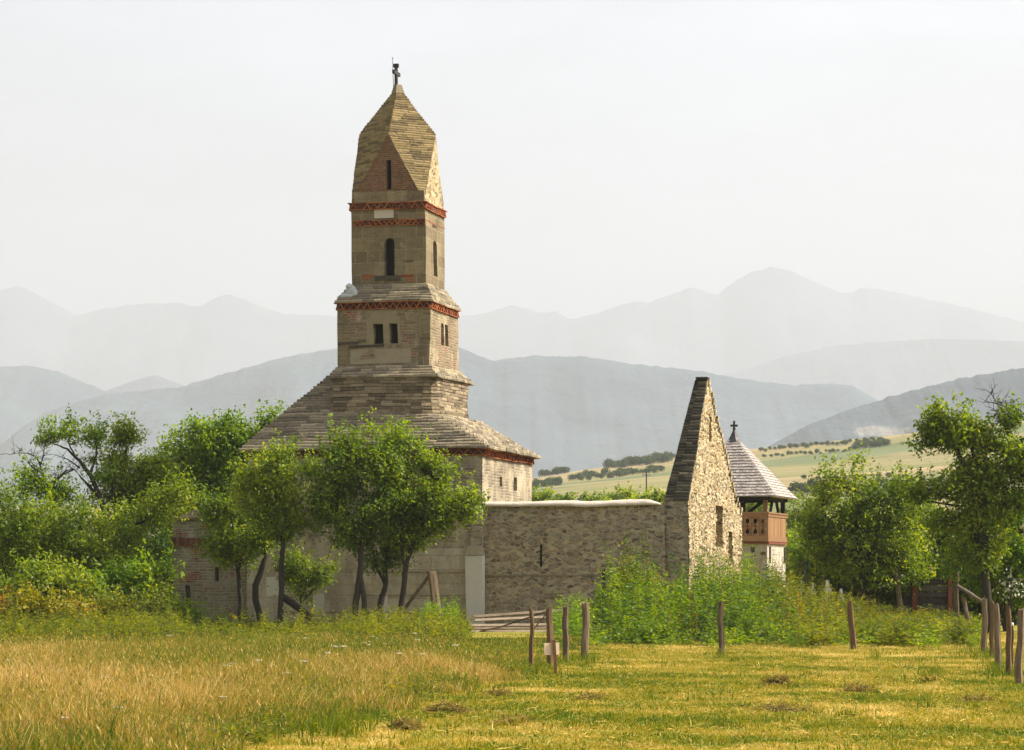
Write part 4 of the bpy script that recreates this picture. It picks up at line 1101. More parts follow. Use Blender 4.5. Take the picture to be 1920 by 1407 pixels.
    a = rand_dirs(n * per, r) * .8 + dirs[cid] * .55 + np.array([0, 0, -.25])
    nn = rand_dirs(n * per, r) * .75 + np.array([0.1, -.1, .8])
    L = size * r.uniform(.65, 1.3, n * per)
    V = leaf_quads(p, a, nn, L, L * r.uniform(.48, .68, n * per))
    tn = np.clip(ctone[cid] + r.normal(size=n * per) * .13, 0, 1)
    me = quads_mesh(parts[1], V, tn); link(parts[1], me, mat, root)
    return root

# ------------------------------------------------------------------ orchard trees in front of the church
OG = None
tree('plum_tree', 'small round-crowned tree in front of the brick-banded apse, slightly bent bare lower trunk', 'tree', 78.0, 449,
     [[(449, 1180, .085), (451, 1120, .075), (446, 1070, .06), (440, 1010, .045), (430, 950, .025)], [(446, 1070, .05), (470, 1000, .03), (480, 940, .015)], [(447, 1060, .04), (412, 1000, .025), (400, 950, .012)]],
     [(425, 985, 46, 66), (400, 1000, 28, 45), (455, 940, 45, 50), (440, 1040, 42, 32), (475, 1000, 30, 45), (415, 935, 30, 30)], 6800, M['leaf'], seed=21, gaps=-.09)
tree('plum_tree', 'slender tall tree with one straight dark trunk forking high, standing before the church', 'tree', 75.4, 527,
     [[(526, 1186, .10), (526, 1120, .085), (527, 1060, .078), (531, 1015, .07)], [(531, 1015, .055), (537, 950, .042), (536, 890, .03), (548, 838, .014)], [(530, 1018, .045), (516, 960, .032), (500, 905, .02), (485, 870, .012)], [(534, 1000, .04), (560, 945, .025), (585, 905, .014)]],
     [(535, 900, 55, 46), (490, 890, 45, 45), (580, 900, 34, 42), (548, 845, 22, 26), (505, 950, 36, 38), (565, 955, 34, 34), (470, 925, 32, 32), (530, 990, 40, 24)], 8200, M['leaf'], seed=22, gaps=-.08, tone=.56)
tree('plum_sapling', 'thin young sapling growing low against the pale church wall', 'sapling', 77.5, 566,
     [[(566, 1180, .035), (566, 1140, .03), (563, 1110, .022), (552, 1075, .012)], [(565, 1120, .022), (585, 1080, .012)], [(565, 1130, .02), (600, 1095, .008)]],
     [(572, 1075, 36, 36), (555, 1100, 26, 26), (595, 1060, 24, 30), (550, 1060, 20, 24)], 2300, M['leaf'], seed=23, gaps=-.05, tone=.55)
tree('plum_tree', 'broad tree on two crossing trunks, tallest top before the nave roof', 'tree', 75.0, 664,
     [[(662, 1190, .11), (667, 1130, .10), (675, 1070, .09), (678, 1020, .075), (682, 960, .05), (690, 880, .025)], [(688, 1182, .09), (683, 1130, .08), (675, 1080, .07)], [(678, 1025, .05), (655, 970, .035), (635, 920, .02)], [(680, 1000, .05), (712, 940, .03), (735, 880, .015)]],
     [(640, 880, 52, 55), (690, 866, 42, 44), (625, 835, 24, 30), (692, 822, 17, 18), (655, 950, 58, 50), (625, 985, 40, 36), (690, 1000, 45, 35), (730, 900, 40, 55), (610, 930, 30, 40)], 11500, M['leaf_dark'], seed=24, gaps=-.09, tone=.55)
tree('plum_tree', 'dark-leaved tree with a curved trunk, in the middle of the clump before the nave', 'tree', 76.2, 712,
     [[(710, 1180, .11), (712, 1140, .10), (722, 1100, .085), (723, 1060, .075), (732, 1000, .05), (740, 930, .025)], [(722, 1095, .06), (705, 1060, .04), (695, 1010, .02)], [(723, 1070, .05), (745, 1020, .03)]],
     [(720, 940, 56, 60), (745, 870, 44, 50), (700, 1015, 42, 34), (760, 990, 36, 42), (725, 1050, 34, 20)], 7800, M['leaf_dark'], seed=25, gaps=-.09, tone=.45)
tree('plum_tree', 'spreading tree with one long leafy limb reaching across the nave corner toward the coping', 'tree', 75.6, 752,
     [[(746, 1188, .11), (752, 1140, .095), (757, 1090, .085), (762, 1060, .075), (775, 1020, .06), (800, 960, .035), (815, 900, .018)], [(760, 1065, .05), (748, 1010, .035), (752, 940, .02)], [(772, 1030, .05), (815, 990, .035), (860, 955, .02), (888, 935, .01)]],
     [(790, 900, 52, 58), (775, 845, 40, 34), (840, 930, 44, 45), (880, 940, 26, 36), (815, 975, 46, 38), (760, 1000, 42, 40), (850, 975, 32, 32), (800, 850, 28, 30), (740, 830, 24, 24)], 10500, M['leaf'], seed=26, gaps=-.09, tone=.5)
# dead bent stem
t = empty('bent_tree_stem', P(483, 1180, 77.2) * 1); t.location.z = 0; tag(t, 'bare crooked stem bent like a bow before the pale church wall', 'tree stem')
def stem_mesh(parent, Y, pts, name, mat, n=8, rough=.06, base=None):
    mb = MB(); o = parent.location
    mb.tube([P(a, b, Y) - o for a, b, r in pts], [r for a, b, r in pts], n, .5, rough); return mb.build(name, mat, parent, True)
stem_mesh(t, 77.2, [(489, 1182, .10), (486, 1150, .10), (479, 1125, .105), (479, 1098, .105), (488, 1075, .095), (497, 1045, .08), (500, 1010, .05)], 'trunk', M['bark'])
t2 = tree('ivy_bush', 'small leafy tuft sprouting at the top of the crooked bare stem', 'foliage', 77.2, 493, [[(497, 1050, .03), (498, 1000, .02)]], [(492, 1025, 26, 28), (505, 1000, 22, 24)], 1300, M['leaf_dark'], seed=27)

# trees behind the apse and at the left edge
tree('walnut_tree', 'big dense green tree rising behind the apse, overlapping the slab roof edge', 'tree', 93.0, 420,
     [[(420, 1170, .2), (415, 1050, .17), (405, 960, .13), (400, 880, .07)], [(410, 980, .1), (450, 890, .06), (470, 820, .03)], [(408, 990, .1), (350, 930, .05), (330, 870, .03)]],
     [(350, 870, 46, 48), (400, 850, 50, 42), (440, 825, 44, 34), (470, 820, 34, 32), (503, 790, 14, 14), (520, 774, 9, 8), (310, 900, 34, 50), (360, 930, 60, 42), (450, 880, 60, 55), (330, 960, 40, 40), (410, 930, 60, 50), (500, 850, 36, 30), (480, 950, 50, 40), (400, 815, 40, 26), (355, 835, 34, 30)], 26000, M['leaf_bright'], size=.135, seed=28, gaps=-.28, sigma=.24, tone=.5)
tree('walnut_tree', 'tall pale upright tree beside the leaning half-bare one at the thicket', 'tree', 84.0, 228,
     [[(226, 1172, .16), (222, 1080, .14), (215, 1010, .12), (222, 940, .09), (235, 870, .05), (238, 830, .02)], [(216, 1000, .08), (250, 930, .05), (262, 870, .025)], [(218, 960, .06), (205, 890, .04), (212, 845, .02)]],
     [(235, 850, 30, 44), (215, 900, 24, 50), (258, 895, 26, 44), (240, 935, 46, 40), (235, 818, 13, 18), (275, 945, 34, 34), (195, 955, 30, 34), (300, 885, 28, 40), (285, 915, 34, 34)], 10500, M['leaf'], seed=29, gaps=-.14, tone=.55, branch=.8)
tree('plum_tree', 'leaning half-bare tree with a long slanting limb and thin leafy top', 'tree', 83.0, 216,
     [[(216, 1172, .15), (212, 1080, .13), (205, 985, .11), (188, 935, .09), (172, 895, .075), (150, 865, .055), (125, 842, .035), (100, 832, .015)], [(168, 890, .05), (182, 850, .035), (178, 820, .015)], [(190, 940, .05), (160, 905, .035), (148, 890, .02)], [(140, 855, .03), (128, 828, .02), (135, 800, .008)], [(200, 965, .05), (218, 905, .035), (205, 850, .015)]],
     [(95, 812, 13, 20), (120, 822, 20, 17), (148, 815, 24, 20), (172, 830, 22, 26), (136, 795, 8, 9), (185, 850, 18, 26), (165, 855, 16, 16), (80, 828, 9, 10), (195, 880, 18, 22), (158, 935, 16, 14)], 2500, M['leaf_bright'], seed=30, gaps=-.05, tone=.5, shoots=.3, sigma=.14,
     bare=[[(196, 945, .03), (170, 912, .02), (150, 893, .012), (140, 880, .005)], [(150, 878, .03), (128, 862, .018), (112, 856, .007)], [(140, 880, .02), (118, 890, .03), (102, 905, .04)]])
tree('snag_tree', 'mostly dead tree with bare curling branches over the thicket', 'tree', 82.0, 98,
     [[(94, 1172, .13), (97, 1080, .12), (98, 1000, .10), (98, 945, .08), (92, 915, .07)]],
     [(70, 905, 30, 26), (45, 905, 16, 30), (118, 915, 16, 20), (85, 940, 40, 26), (110, 945, 28, 20), (36, 890, 9, 14)], 2300, M['leaf_bright'], seed=31, gaps=-.02, tone=.48,
     bare=[[(92, 918, .05), (80, 890, .04), (74, 868, .032), (66, 856, .024), (50, 850, .016), (34, 850, .010), (18, 853, .005)], [(76, 872, .03), (82, 852, .02), (83, 840, .012), (78, 832, .006)], [(96, 920, .045), (106, 898, .034), (122, 884, .026), (138, 879, .015)], [(84, 912, .03), (68, 900, .03), (70, 880, .02)], [(70, 885, .02), (56, 872, .014), (50, 866, .006)]])

def shrub(name, label, Y, base, blobs, nleaf, mat, seed, size=.11, tone=.5, stems=None, group=None, gaps=-.25, cat='shrub', **kw):
    b = blobs[0]
    py0 = HZ + EYE * F / Y
    st = stems or [[(base, py0, .035), (base + (q[0] - base) * .5, (py0 + q[1]) / 2, .025), (q[0], q[1], .012)] for q in blobs[:4]]
    return tree(name, label, cat, Y, base, st, blobs, nleaf, mat, size=size, seed=seed, tone=tone, gaps=gaps, group=group, parts=('stem', 'foliage'), **kw)
shrub('thicket_bush', 'huge rounded green bush at the picture edge under the dead tree', 80.5, 40, [(30, 985, 60, 65), (-20, 980, 60, 60), (75, 1030, 55, 60), (10, 1060, 60, 55), (90, 980, 34, 40), (110, 1070, 40, 40)], 11500, M['leaf'], 41, tone=.46)
shrub('thicket_bush', 'large bright bush under the leaning tree, between the dead tree and the apse', 80.0, 160, [(150, 995, 44, 45), (185, 1030, 46, 50), (130, 1050, 44, 44), (255, 985, 42, 38), (300, 960, 36, 42), (340, 930, 24, 30), (210, 1060, 40, 38)], 9500, M['leaf'], 42, tone=.5)
shrub('thicket_bush', 'bush with deep shadow put into its dark leaves, tucked beside the apse wall', 88.0, 290, [(285, 1040, 40, 60), (265, 1090, 46, 50), (310, 1080, 30, 60), (290, 985, 40, 30)], 5600, M['leaf_dark'], 43, tone=.22)  # low leaf tone paints the shadowed hollow by the apse
shrub('elder_bush', 'pale broad-leaved bush low in the thicket beside the brick-banded apse', 77.0, 240, [(230, 1110, 50, 30), (275, 1105, 36, 32), (200, 1100, 36, 30), (285, 1080, 16, 26), (268, 1060, 8, 20), (315, 1075, 9, 18)], 4200, M['leaf_bright'], 44, tone=.5, size=.13)
shrub('elder_bush', 'mid green bush in the front of the thicket below the dead tree', 76.0, 110, [(100, 1100, 46, 32), (60, 1090, 40, 36), (145, 1110, 36, 30), (30, 1110, 36, 34), (175, 1125, 30, 24)], 4800, M['leaf'], 45, tone=.5, size=.13)
shrub('bramble_bush', 'yellow-tipped low bramble at the edge of the tall dry meadow', 71.0, 105, [(105, 1165, 30, 22), (130, 1180, 30, 20), (80, 1180, 26, 24), (60, 1160, 30, 28), (95, 1195, 36, 16)], 3400, M['leaf_yellow'], 46, tone=.42, size=.13)
shrub('bracken_clump', 'rusty orange bracken clump at the foot of the thicket, picture edge', 72.0, 5, [(8, 1150, 22, 18), (-12, 1160, 26, 28), (25, 1165, 15, 18), (5, 1185, 28, 20)], 2100, M['leaf_rust'], 47, tone=.6, size=.11)
shrub('bramble_bush', 'tangled olive bramble with brown tips before the dark bush', 72.5, 235, [(215, 1150, 34, 24), (250, 1160, 34, 26), (185, 1165, 30, 24), (285, 1150, 26, 26), (230, 1185, 46, 20), (150, 1145, 26, 20)], 4300, M['leaf_yellow'], 48, tone=.28, size=.11)
shrub('bramble_bush', 'dull green bramble at the foot of the apse wall', 74.5, 340, [(320, 1165, 26, 26), (360, 1172, 36, 22), (300, 1180, 30, 18), (400, 1175, 36, 18)], 3000, M['leaf'], 49, tone=.4)
shrub('rust_weed', 'small reddish dying weed among the green brambles', 71.8, 148, [(148, 1152, 9, 14), (140, 1165, 10, 12)], 420, M['leaf_rust'], 50, tone=.7, size=.10)

for i, (px, lab) in enumerate(((-20, 'bush coloured dark for deep shade at the back of the thicket, picture edge'), (70, 'bush coloured dark for deep shade behind the dead tree trunk'), (150, 'bush coloured dark for deep shade between the dead tree and the leaning tree'), (225, 'bush coloured dark for deep shade behind the tall upright tree trunk'), (300, 'bush coloured dark for deep shade touching the apse corner'))):
    shrub('hedge_bush', lab, 90.0 + i, px, [(px, 1080, 60, 60), (px - 30, 1130, 50, 40), (px + 30, 1120, 50, 46), (px, 1010, 50, 40)], 5200, M['leaf_dark'], 151 + i, size=.17, tone=.3, sigma=.25)  # thicket shade put into the leaves by the low tone
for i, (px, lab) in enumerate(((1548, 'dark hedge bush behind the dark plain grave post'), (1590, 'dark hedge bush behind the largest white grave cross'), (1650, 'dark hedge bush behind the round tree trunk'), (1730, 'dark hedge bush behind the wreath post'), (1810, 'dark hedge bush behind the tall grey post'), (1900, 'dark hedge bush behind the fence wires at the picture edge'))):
    shrub('hedge_bush', lab, 87.0 - .5 * i, px, [(px, 1090, 56, 52), (px - 30, 1130, 46, 36), (px + 30, 1130, 50, 40), (px, 1040, 46, 40)], 4600, M['leaf_dark'], 161 + i, size=.17, tone=.34, sigma=.25)  # understory shade painted into these leaves as well
# right-hand trees
tree('plum_tree', 'full round dark tree behind the white grave crosses', 'tree', 80.0, 1610,
     [[(1614, 1178, .13), (1618, 1120, .12), (1615, 1060, .10), (1608, 1000, .07), (1600, 930, .03)], [(1616, 1070, .06), (1560, 1000, .04), (1540, 950, .02)], [(1615, 1060, .06), (1660, 990, .04), (1690, 940, .02)]],
     [(1600, 930, 62, 52), (1566, 985, 48, 60), (1660, 950, 58, 48), (1600, 1010, 76, 56), (1680, 1010, 60, 56), (1595, 885, 26, 22), (1556, 915, 26, 28), (1610, 1065, 74, 36), (1528, 1000, 20, 40), (1700, 930, 40, 30), (1550, 890, 8, 14), (1606, 866, 9, 12), (1680, 1075, 60, 30)], 17000, M['leaf'], seed=61, gaps=-.17, tone=.46)
tree('apple_tree', 'tall open tree with twisted limbs and bare twigs on one side, by the board fence', 'tree', 72.0, 1852,
     [[(1856, 1182, .13), (1848, 1080, .12), (1838, 1000, .115), (1828, 930, .11), (1815, 890, .085), (1800, 855, .07), (1785, 830, .045)], [(1828, 925, .07), (1830, 880, .055), (1822, 840, .04), (1805, 800, .02)], [(1832, 920, .07), (1842, 870, .055), (1850, 850, .05), (1875, 835, .045), (1915, 825, .04), (1960, 815, .03)], [(1840, 960, .05), (1875, 920, .035), (1905, 900, .02)], [(1830, 950, .05), (1790, 915, .03), (1765, 905, .015)], [(1960, 820, .04), (1930, 785, .03), (1905, 765, .018)]],
     [(1800, 796, 34, 22), (1768, 785, 22, 14), (1743, 788, 14, 8), (1805, 766, 8, 12), (1825, 800, 20, 22), (1756, 812, 24, 17), (1740, 835, 12, 15), (1790, 825, 30, 24), (1775, 850, 24, 20), (1850, 820, 30, 26), (1880, 812, 20, 18), (1905, 784, 15, 11), (1770, 900, 34, 20), (1745, 925, 34, 26), (1800, 905, 30, 30), (1870, 870, 44, 36), (1910, 840, 36, 44), (1800, 950, 50, 32), (1880, 930, 54, 50), (1940, 900, 40, 60), (1850, 1000, 60, 50), (1930, 850, 44, 50), (1760, 960, 44, 34)], 21000, M['leaf'], size=.125, seed=62, gaps=.02, tone=.50, branch=.8, shoots=.3,
     bare=[[(1925, 790, .025), (1895, 768, .018), (1868, 757, .012), (1845, 752, .005)], [(1895, 770, .015), (1875, 775, .010), (1858, 768, .004)], [(1870, 760, .012), (1862, 745, .008), (1858, 738, .004)], [(1905, 800, .02), (1885, 790, .012), (1862, 785, .006)]])
shrub('hazel_bush', 'leafy bush behind the dark board fence', 84.0, 1740, [(1740, 1010, 54, 48), (1710, 1060, 46, 36), (1785, 1040, 46, 50), (1760, 985, 30, 30), (1720, 965, 36, 28), (1760, 1085, 60, 24)], 8000, M['leaf'], 63, tone=.44)
shrub('hazel_bush', 'bright tall bush filling the picture edge under the twisted tree', 75.0, 1885, [(1880, 1050, 50, 50), (1915, 1000, 46, 60), (1850, 1085, 44, 36), (1945, 1070, 46, 50), (1900, 1100, 50, 30), (1870, 980, 36, 40), (1815, 1060, 40, 44), (1830, 1010, 30, 34)], 15000, M['leaf_bright'], 64, tone=.42)
shrub('willow_bush', 'soft pale bush far behind the bell tower eaves', 150.0, 1500, [(1495, 960, 30, 26), (1520, 985, 36, 30), (1490, 1000, 34, 30), (1545, 950, 26, 24), (1478, 1040, 26, 40), (1520, 1040, 40, 40)], 4200, M['leaf'], 65, size=.22, tone=.55, sigma=.35)
shrub('willow_bush', 'low pale bush between the bell tower and the round dark tree', 110.0, 1490, [(1490, 1030, 20, 34), (1500, 1060, 26, 30), (1485, 1075, 20, 28)], 2200, M['leaf'], 66, size=.16, tone=.5, sigma=.25)
for i, (px, py, rx, ry) in enumerate(((1140, 928, 24, 10), (1170, 924, 16, 10), (1115, 932, 18, 8), (1200, 934, 20, 6), (1040, 932, 24, 9), (1012, 930, 14, 12), (1225, 930, 12, 8), (1410, 930, 20, 14), (1400, 905, 10, 6))):
    Y = 190.0 - 4 * i
    shrub('field_bush', ['round field bush showing just above the coping midway along the wall', 'field bush with one tall shoot above the coping', 'low spreading field bush above the coping, nearer the church', 'thin flat field bush above the coping close to the gable', 'wide flat field bush above the coping next to the nave corner', 'dark field bush touching the nave corner above the coping', 'small field bush at the foot of the utility pole', 'field bush seen through the open bell tower gallery', 'little field bush in the gap below the bell tower roof'][i], Y, px,
          [(px, py + 9, rx, ry + 3), (px - rx * .5, py + ry + 5, rx * .8, ry + 3), (px + rx * .5, py + ry + 5, rx * .7, ry + 3), (px, py + 30, rx, 20)], 1000, M['leaf'], 70 + i, size=.26, tone=.5, sigma=.35, group='bushes at the foot of the field hill')

# hedgerow trees on the hill: three prototypes copied
def far_proto(i):
    r = np.random.default_rng(90 + i); n = 900
    d = rand_dirs(n, r); f = r.random(n) ** .4
    c = d * f[:, None] * np.array([1.25, 1.25, 1.0]) * (1 + .3 * np.sin(3 * np.arctan2(d[:, 1], d[:, 0]) + i))[:, None] + np.array([0, 0, 1.35])
    c[:, 2] = np.maximum(c[:, 2], .15)
    L = r.uniform(.16, .38, n); V = leaf_quads(c - .1 * d, rand_dirs(n, r), rand_dirs(n, r) + np.array([0, 0, .6]), L, L * .8)
    tk = []
    return quads_mesh('hedgerow_tree', V, np.clip(.5 + r.normal(size=n) * .25, 0, 1))
protos = [far_proto(i) for i in range(3)]
for me in protos: me.materials.append(M['far_tree'])
def hedge(px0, py0, px1, py1, n, size, jy, label, group, name='hedgerow_tree'):
    for k in range(n):
        t = (k + rng.uniform(.1, .9)) / n; px = lerp(px0, px1, t); py = lerp(py0, py1, t) + rng.uniform(-jy, jy)
        x, y = ground_at(px, py)
        o = bpy.data.objects.new(name, protos[rng.randrange(3)]); COL.objects.link(o)
        s = size * 5.5 / 2.35 * y / F * rng.uniform(.65, 1.3); o.location = (x, y, hs(x, y) - .2 * s); o.scale = (s * rng.uniform(.9, 1.4), s * rng.uniform(.9, 1.4), s * rng.uniform(.8, 1.2)); o.rotation_euler = (0, 0, rng.uniform(0, 6.28))
        tag(o, label, 'tree', group)
hedge(1015, 891, 1068, 886, 9, 2.2, 1.5, 'dark tree of the short row on the ridge beyond the nave corner', 'ridge row beyond the nave')
hedge(1140, 879, 1262, 863, 30, 2.6, 2.5, 'dark tree of the long tree line crossing the hilltop left of the gable', 'tree line on the hilltop')
hedge(1068, 903, 1245, 884, 26, 2.3, 3, 'bush of the slanting hedgerow halfway up the field hill', 'slanting hedgerow on the hill')
hedge(1000, 916, 1050, 908, 16, 2.3, 3, 'bush of the dark copse low on the hill beside the nave', 'copse beside the nave')
hedge(1160, 893, 1185, 890, 7, 2.0, 2.5, 'bush of the small clump in the green field strip', 'clump in the green strip')
hedge(1425, 848, 1640, 828, 26, 1.5, 2.5, 'tiny bush scattered along the bare ridge beyond the bell tower', 'bushes on the bare ridge')
hedge(1600, 842, 1665, 834, 20, 2.3, 2.5, 'bush of the dense thicket on the ridge beyond the round dark tree', 'thicket on the ridge')
hedge(1425, 858, 1600, 846, 22, 1.3, 2, 'little bush in the scrub below the bare ridge', 'scrub below the ridge')
hedge(1500, 900, 1720, 896, 10, 1.4, 3, 'lone bush at the lower border of the tan field', 'bushes at the tan field border')
hedge(1480, 925, 1760, 915, 30, 3.0, 6, 'tree of the green belt at the hill foot behind the round dark tree', 'green belt at the hill foot')
hedge(980, 942, 1250, 939, 30, 1.7, 4, 'bush of the belt at the hill foot behind the coped wall', 'belt behind the coped wall')

# utility pole far in the fields
x, y = ground_at(1212, 932); mb = MB(); 
o = None
zp = EYE + (HZ - 886) / F * y - hs(x, y)
mb.tube([(0, 0, -.5), (0, 0, zp)], [.17, .12], 8); 
pole = empty('utility_pole', (x, y, hs(x, y))); tag(pole, 'lone utility pole in the fields between the nave and the gable', 'utility pole')
mb.build('pole', M['wood_dark'], pole); mb = MB(); mb.bar((-.8, 0, zp - .5), (.8, 0, zp - .5), .12, .12); mb.build('cross_arm', M['wood_dark'], pole)

# ------------------------------------------------------------------ fence posts and other timber
def rough_post(name, label, pxb, pyb, pxt, pyt, wpx, mat, Y=None, cat='fence post', group=None, flat=.8, n=8, wood=None):
    Y = Y or gY(pyb); b = P(pxb, pyb, Y); z0 = b.z; b.z = 0
    t = P(pxt, pyt, Y); w = wpx / F * Y / 2
    o_ = []; mb = MB(); k = 9
    rr_ = random.Random(int(pxb * 7 + pyb)); prof = [rr_.uniform(.82, 1.12) for _ in range(n)]
    vs = []; fs = []
    for i in range(k + 1):
        s = -.06 + 1.06 * i / k; c = Vector((lerp(0, t.x - b.x, s), .04 * math.sin(2 * s + pxb), lerp(0, t.z, s)))
        c.x += .035 * mnoise.noise(Vector((s * 2.3, pxb, 0)))
        for j in range(n):
            a = 2 * math.pi * (j + .5) / n; r = w * prof[j] * (1.06 - .12 * s) * (1 + .26 * mnoise.noise(Vector((j * 1.7, s * 3.5, pxb))))
            vs.append(c + Vector((r * math.cos(a), r * math.sin(a) * flat, .05 * rr_.uniform(-1, 1) if i == k else 0)))
    for i in range(k):
        for j in range(n): fs.append((i * n + j, i * n + (j + 1) % n, (i + 1) * n + (j + 1) % n, (i + 1) * n + j))
    fs.append(tuple(k * n + j for j in range(n)))
    mb.add(vs, fs, rr_.uniform(.35, .7))
    o = mb.build(name, mat); o.location = b; tag(o, label, cat, group); return o
FG = 'rough wooden fence posts'
rough_post('fence_post', 'thin brown fence post at the open end of the gate, edge of the tall grass', 997.5, 1260, 997, 1145, 8.5, M['wood_brown'], group=FG)
rough_post('fence_post', 'thick squared fence post standing behind the pale plywood board', 1033, 1256, 1028.5, 1142, 14.5, M['wood_brown'], group=FG, n=6)
rough_post('fence_post', 'knobbly fence post between the plywood board post and the twin-stemmed post', 1062, 1242, 1061, 1136, 12, M['wood_grey'], group=FG)
rough_post('fence_post', 'split thick fence post against the tall weeds, next to the stone wall', 1097, 1234, 1098, 1131, 14, M['wood_grey'], group=FG)
rough_post('fence_post', 'lone pale squared post in front of the green weeds below the gable', 1351.5, 1230, 1351, 1131, 11.5, M['wood_grey'], group=FG, n=6)
rough_post('fence_post', 'lone slightly leaning brown post before the yellow weeds below the round tree', 1602, 1219, 1594, 1128, 12, M['wood_brown'], group=FG)
rough_post('fence_post', 'fence post farthest back in the close row, meeting the slanting rail', 1845, 1226, 1845.5, 1121, 11.5, M['wood_grey'], group=FG)
rough_post('fence_post', 'half hidden post just behind the row of close fence posts', 1861, 1232, 1860, 1129, 9, M['wood_brown'], group=FG)
rough_post('fence_post', 'tall post with a sunlit edge in the close row, second toward the camera', 1871, 1257, 1868.5, 1132, 11.5, M['wood_grey'], group=FG)
rough_post('fence_post', 'post next to the little white knob in the close row', 1890, 1268, 1891.5, 1138, 11.5, M['wood_brown'], group=FG)
rough_post('fence_post', 'biggest post nearest the camera at the end of the close row', 1908.5, 1282, 1913, 1144, 13.5, M['wood_grey'], group=FG)
k_ = rough_post('short_stake', 'short stake topped with a white insulator knob among the close fence posts', 1898.5, 1250, 1898, 1174, 4.5, M['wood_brown'], cat='stake')
mb = MB(); Yk = gY(1250); q = P(1898, 1171, Yk) - k_.location; mb.tube([q + Vector((0, 0, -.03)), q, q + Vector((0, 0, .03))], [.022, .03, .018], 8); mb.build('insulator', M['white'], k_, True)
# plywood board nailed on a stake
Ys = gY(1268); st = empty('notice_board', P(1042, 1268, Ys)); st.location.z = 0; tag(st, 'small blank plywood board seen from behind on a leaning stake by the gate posts', 'notice board')
mb = MB(); o = st.location; a = P(1043, 1270, Ys) - o; a.z = -.1; b_ = P(1038.5, 1200, Ys) - o; mb.bar(a, b_, .052, .045, (0, 1, 0)); mb.build('stake', M['wood_fresh'], st)
mb = MB(); c0 = P(1021.8, 1228, Ys + .05) - o; c1 = P(1052.5, 1205.5, Ys + .05) - o; mb.box(c0.x, c1.x, .035, .052, c0.z, c1.z); bd = mb.build('board', M['plywood'], st); bd.rotation_euler = (0, R(-1.5), R(24))

# gate leaning by the pilaster
Yg = 74.0; gate = empty('field_gate', P(965, 1185, Yg)); gate.location.z = 0; tag(gate, 'sagging grey wooden field gate with five rails lying slanted before the stone wall', 'gate')
def gp_(px, py, dy=0): return P(px, py, Yg + dy) - gate.location
for (x0, y0, x1, y1, w) in ((886.6, 1157, 1056, 1144.8, .075), (891, 1163.5, 1030, 1157, .07), (881, 1173.5, 1046, 1171.5, .075), (877, 1179, 1046, 1178, .06), (871, 1184, 1046, 1184.5, .065)):
    mb = MB(); mb.bar(gp_(x0, y0, (1184 - y0) * .012), gp_(x1, y1, (1184 - y1) * .012), .045, w * 1.15, (0, .8, 1)); mb.build('rail', M['wood_pale'], gate)
for (x0, y0, x1, y1) in ((888, 1155, 869.5, 1184.5), (1031, 1146, 1044, 1187)):
    mb = MB(); mb.bar(gp_(x0, y0, -.06), gp_(x1, y1, -.06), .05, .08, (1, 0, 0)); mb.build('stile', M['wood_pale'], gate)
for (x0, y0, x1, y1) in ((1022, 1148, 935, 1177), (1026, 1150, 1000, 1180), (935, 1177, 900, 1184)):
    mb = MB(); mb.bar(gp_(x0, y0, -.05), gp_(x1, y1, -.05), .04, .05, (0, 1, 0)); mb.build('brace', M['wood_brown'], gate)

# leaning old post with its strut, log, side posts
rough_post('leaning_post', 'thick leaning old post held up by a slanting pole, before the nave wall', 824, 1186, 810, 1073, 20, M['wood_grey'], 76.0, 'post')
def beam(name, label, Y, pts, cat, mat=None, dy=0.0):
    o = P(pts[0][0], pts[0][1], Y); mb = MB(); mb.tube([P(a, b, Y + dy * i) - o for i, (a, b, r) in enumerate(pts)], [r for a, b, r in pts], 7, .4, .07); ob = mb.build(name, mat or M['wood_grey'], None, True); ob.location = o; tag(ob, label, cat); return ob
beam('support_pole', 'slanting pole propping the thick leaning post by the nave', 76.05, [(753, 1150, .055), (780, 1113, .055), (806, 1078, .05)], 'pole')
beam('fallen_log', 'short sloping log lying in the undergrowth beside the slender tree', 76.2, [(528, 1118, .11), (552, 1134, .115), (585, 1160, .10)], 'log', M['bark'])
rough_post('wall_post', 'dark old post standing close against the apse wall', 354, 1176, 353, 1098, 9, M['wood_dark'], 77.5, 'post')
rough_post('wall_post', 'dark crooked post rising from the weeds before the rubble wall', 1129, 1184, 1134, 1070, 9.5, M['wood_dark'], 73.5, 'post')
rough_post('grave_post', 'dark plain post among the weeds beside the white grave crosses', 1508, 1170, 1508.5, 1056, 9, M['wood_dark'], 84.0, 'post')
# board fence
Yp = 80.0; bf = empty('board_fence', P(1740, 1180, Yp)); bf.location.z = 0; tag(bf, 'dark weathered board fence panel with two rust-red uprights among the weeds', 'fence')
def bp(px, py, dy=0): return P(px, py, Yp + dy) - bf.location
for (y0, y1, x0, x1) in ((1086.5, 1097.5, 1695, 1788), (1099, 1108.5, 1694, 1788), (1111, 1119.5, 1694, 1788), (1122, 1132, 1694, 1788), (1134, 1146, 1694, 1788)):
    a = bp(x0, y1); b_ = bp(x1, y0); mb = MB(); mb.box(a.x, b_.x, -.02, .02, a.z, b_.z); mb.build('board', M['wood_board'], bf)
for (x0, x1, y0, y1) in ((1709.5, 1719, 1077, 1150), (1777, 1784, 1083, 1150)):
    a = bp(x0, y1); b_ = bp(x1, y0); mb = MB(); mb.box(a.x, b_.x, -.10, -.022, 0, b_.z); tag(mb.build('upright', M['wood_red'], bf), 'rust-red upright')
rough_post('fence_post', 'tall grey post at the far end of the dark board fence', 1793, 1172, 1793, 1063, 10, M['wood_grey'], 79.0, group=FG)
rough_post('fence_post', 'leaning split post with a sunlit side, at the near end of the dark board fence', 1693, 1172, 1679.5, 1069, 9, M['wood_grey'], 79.5, group=FG)
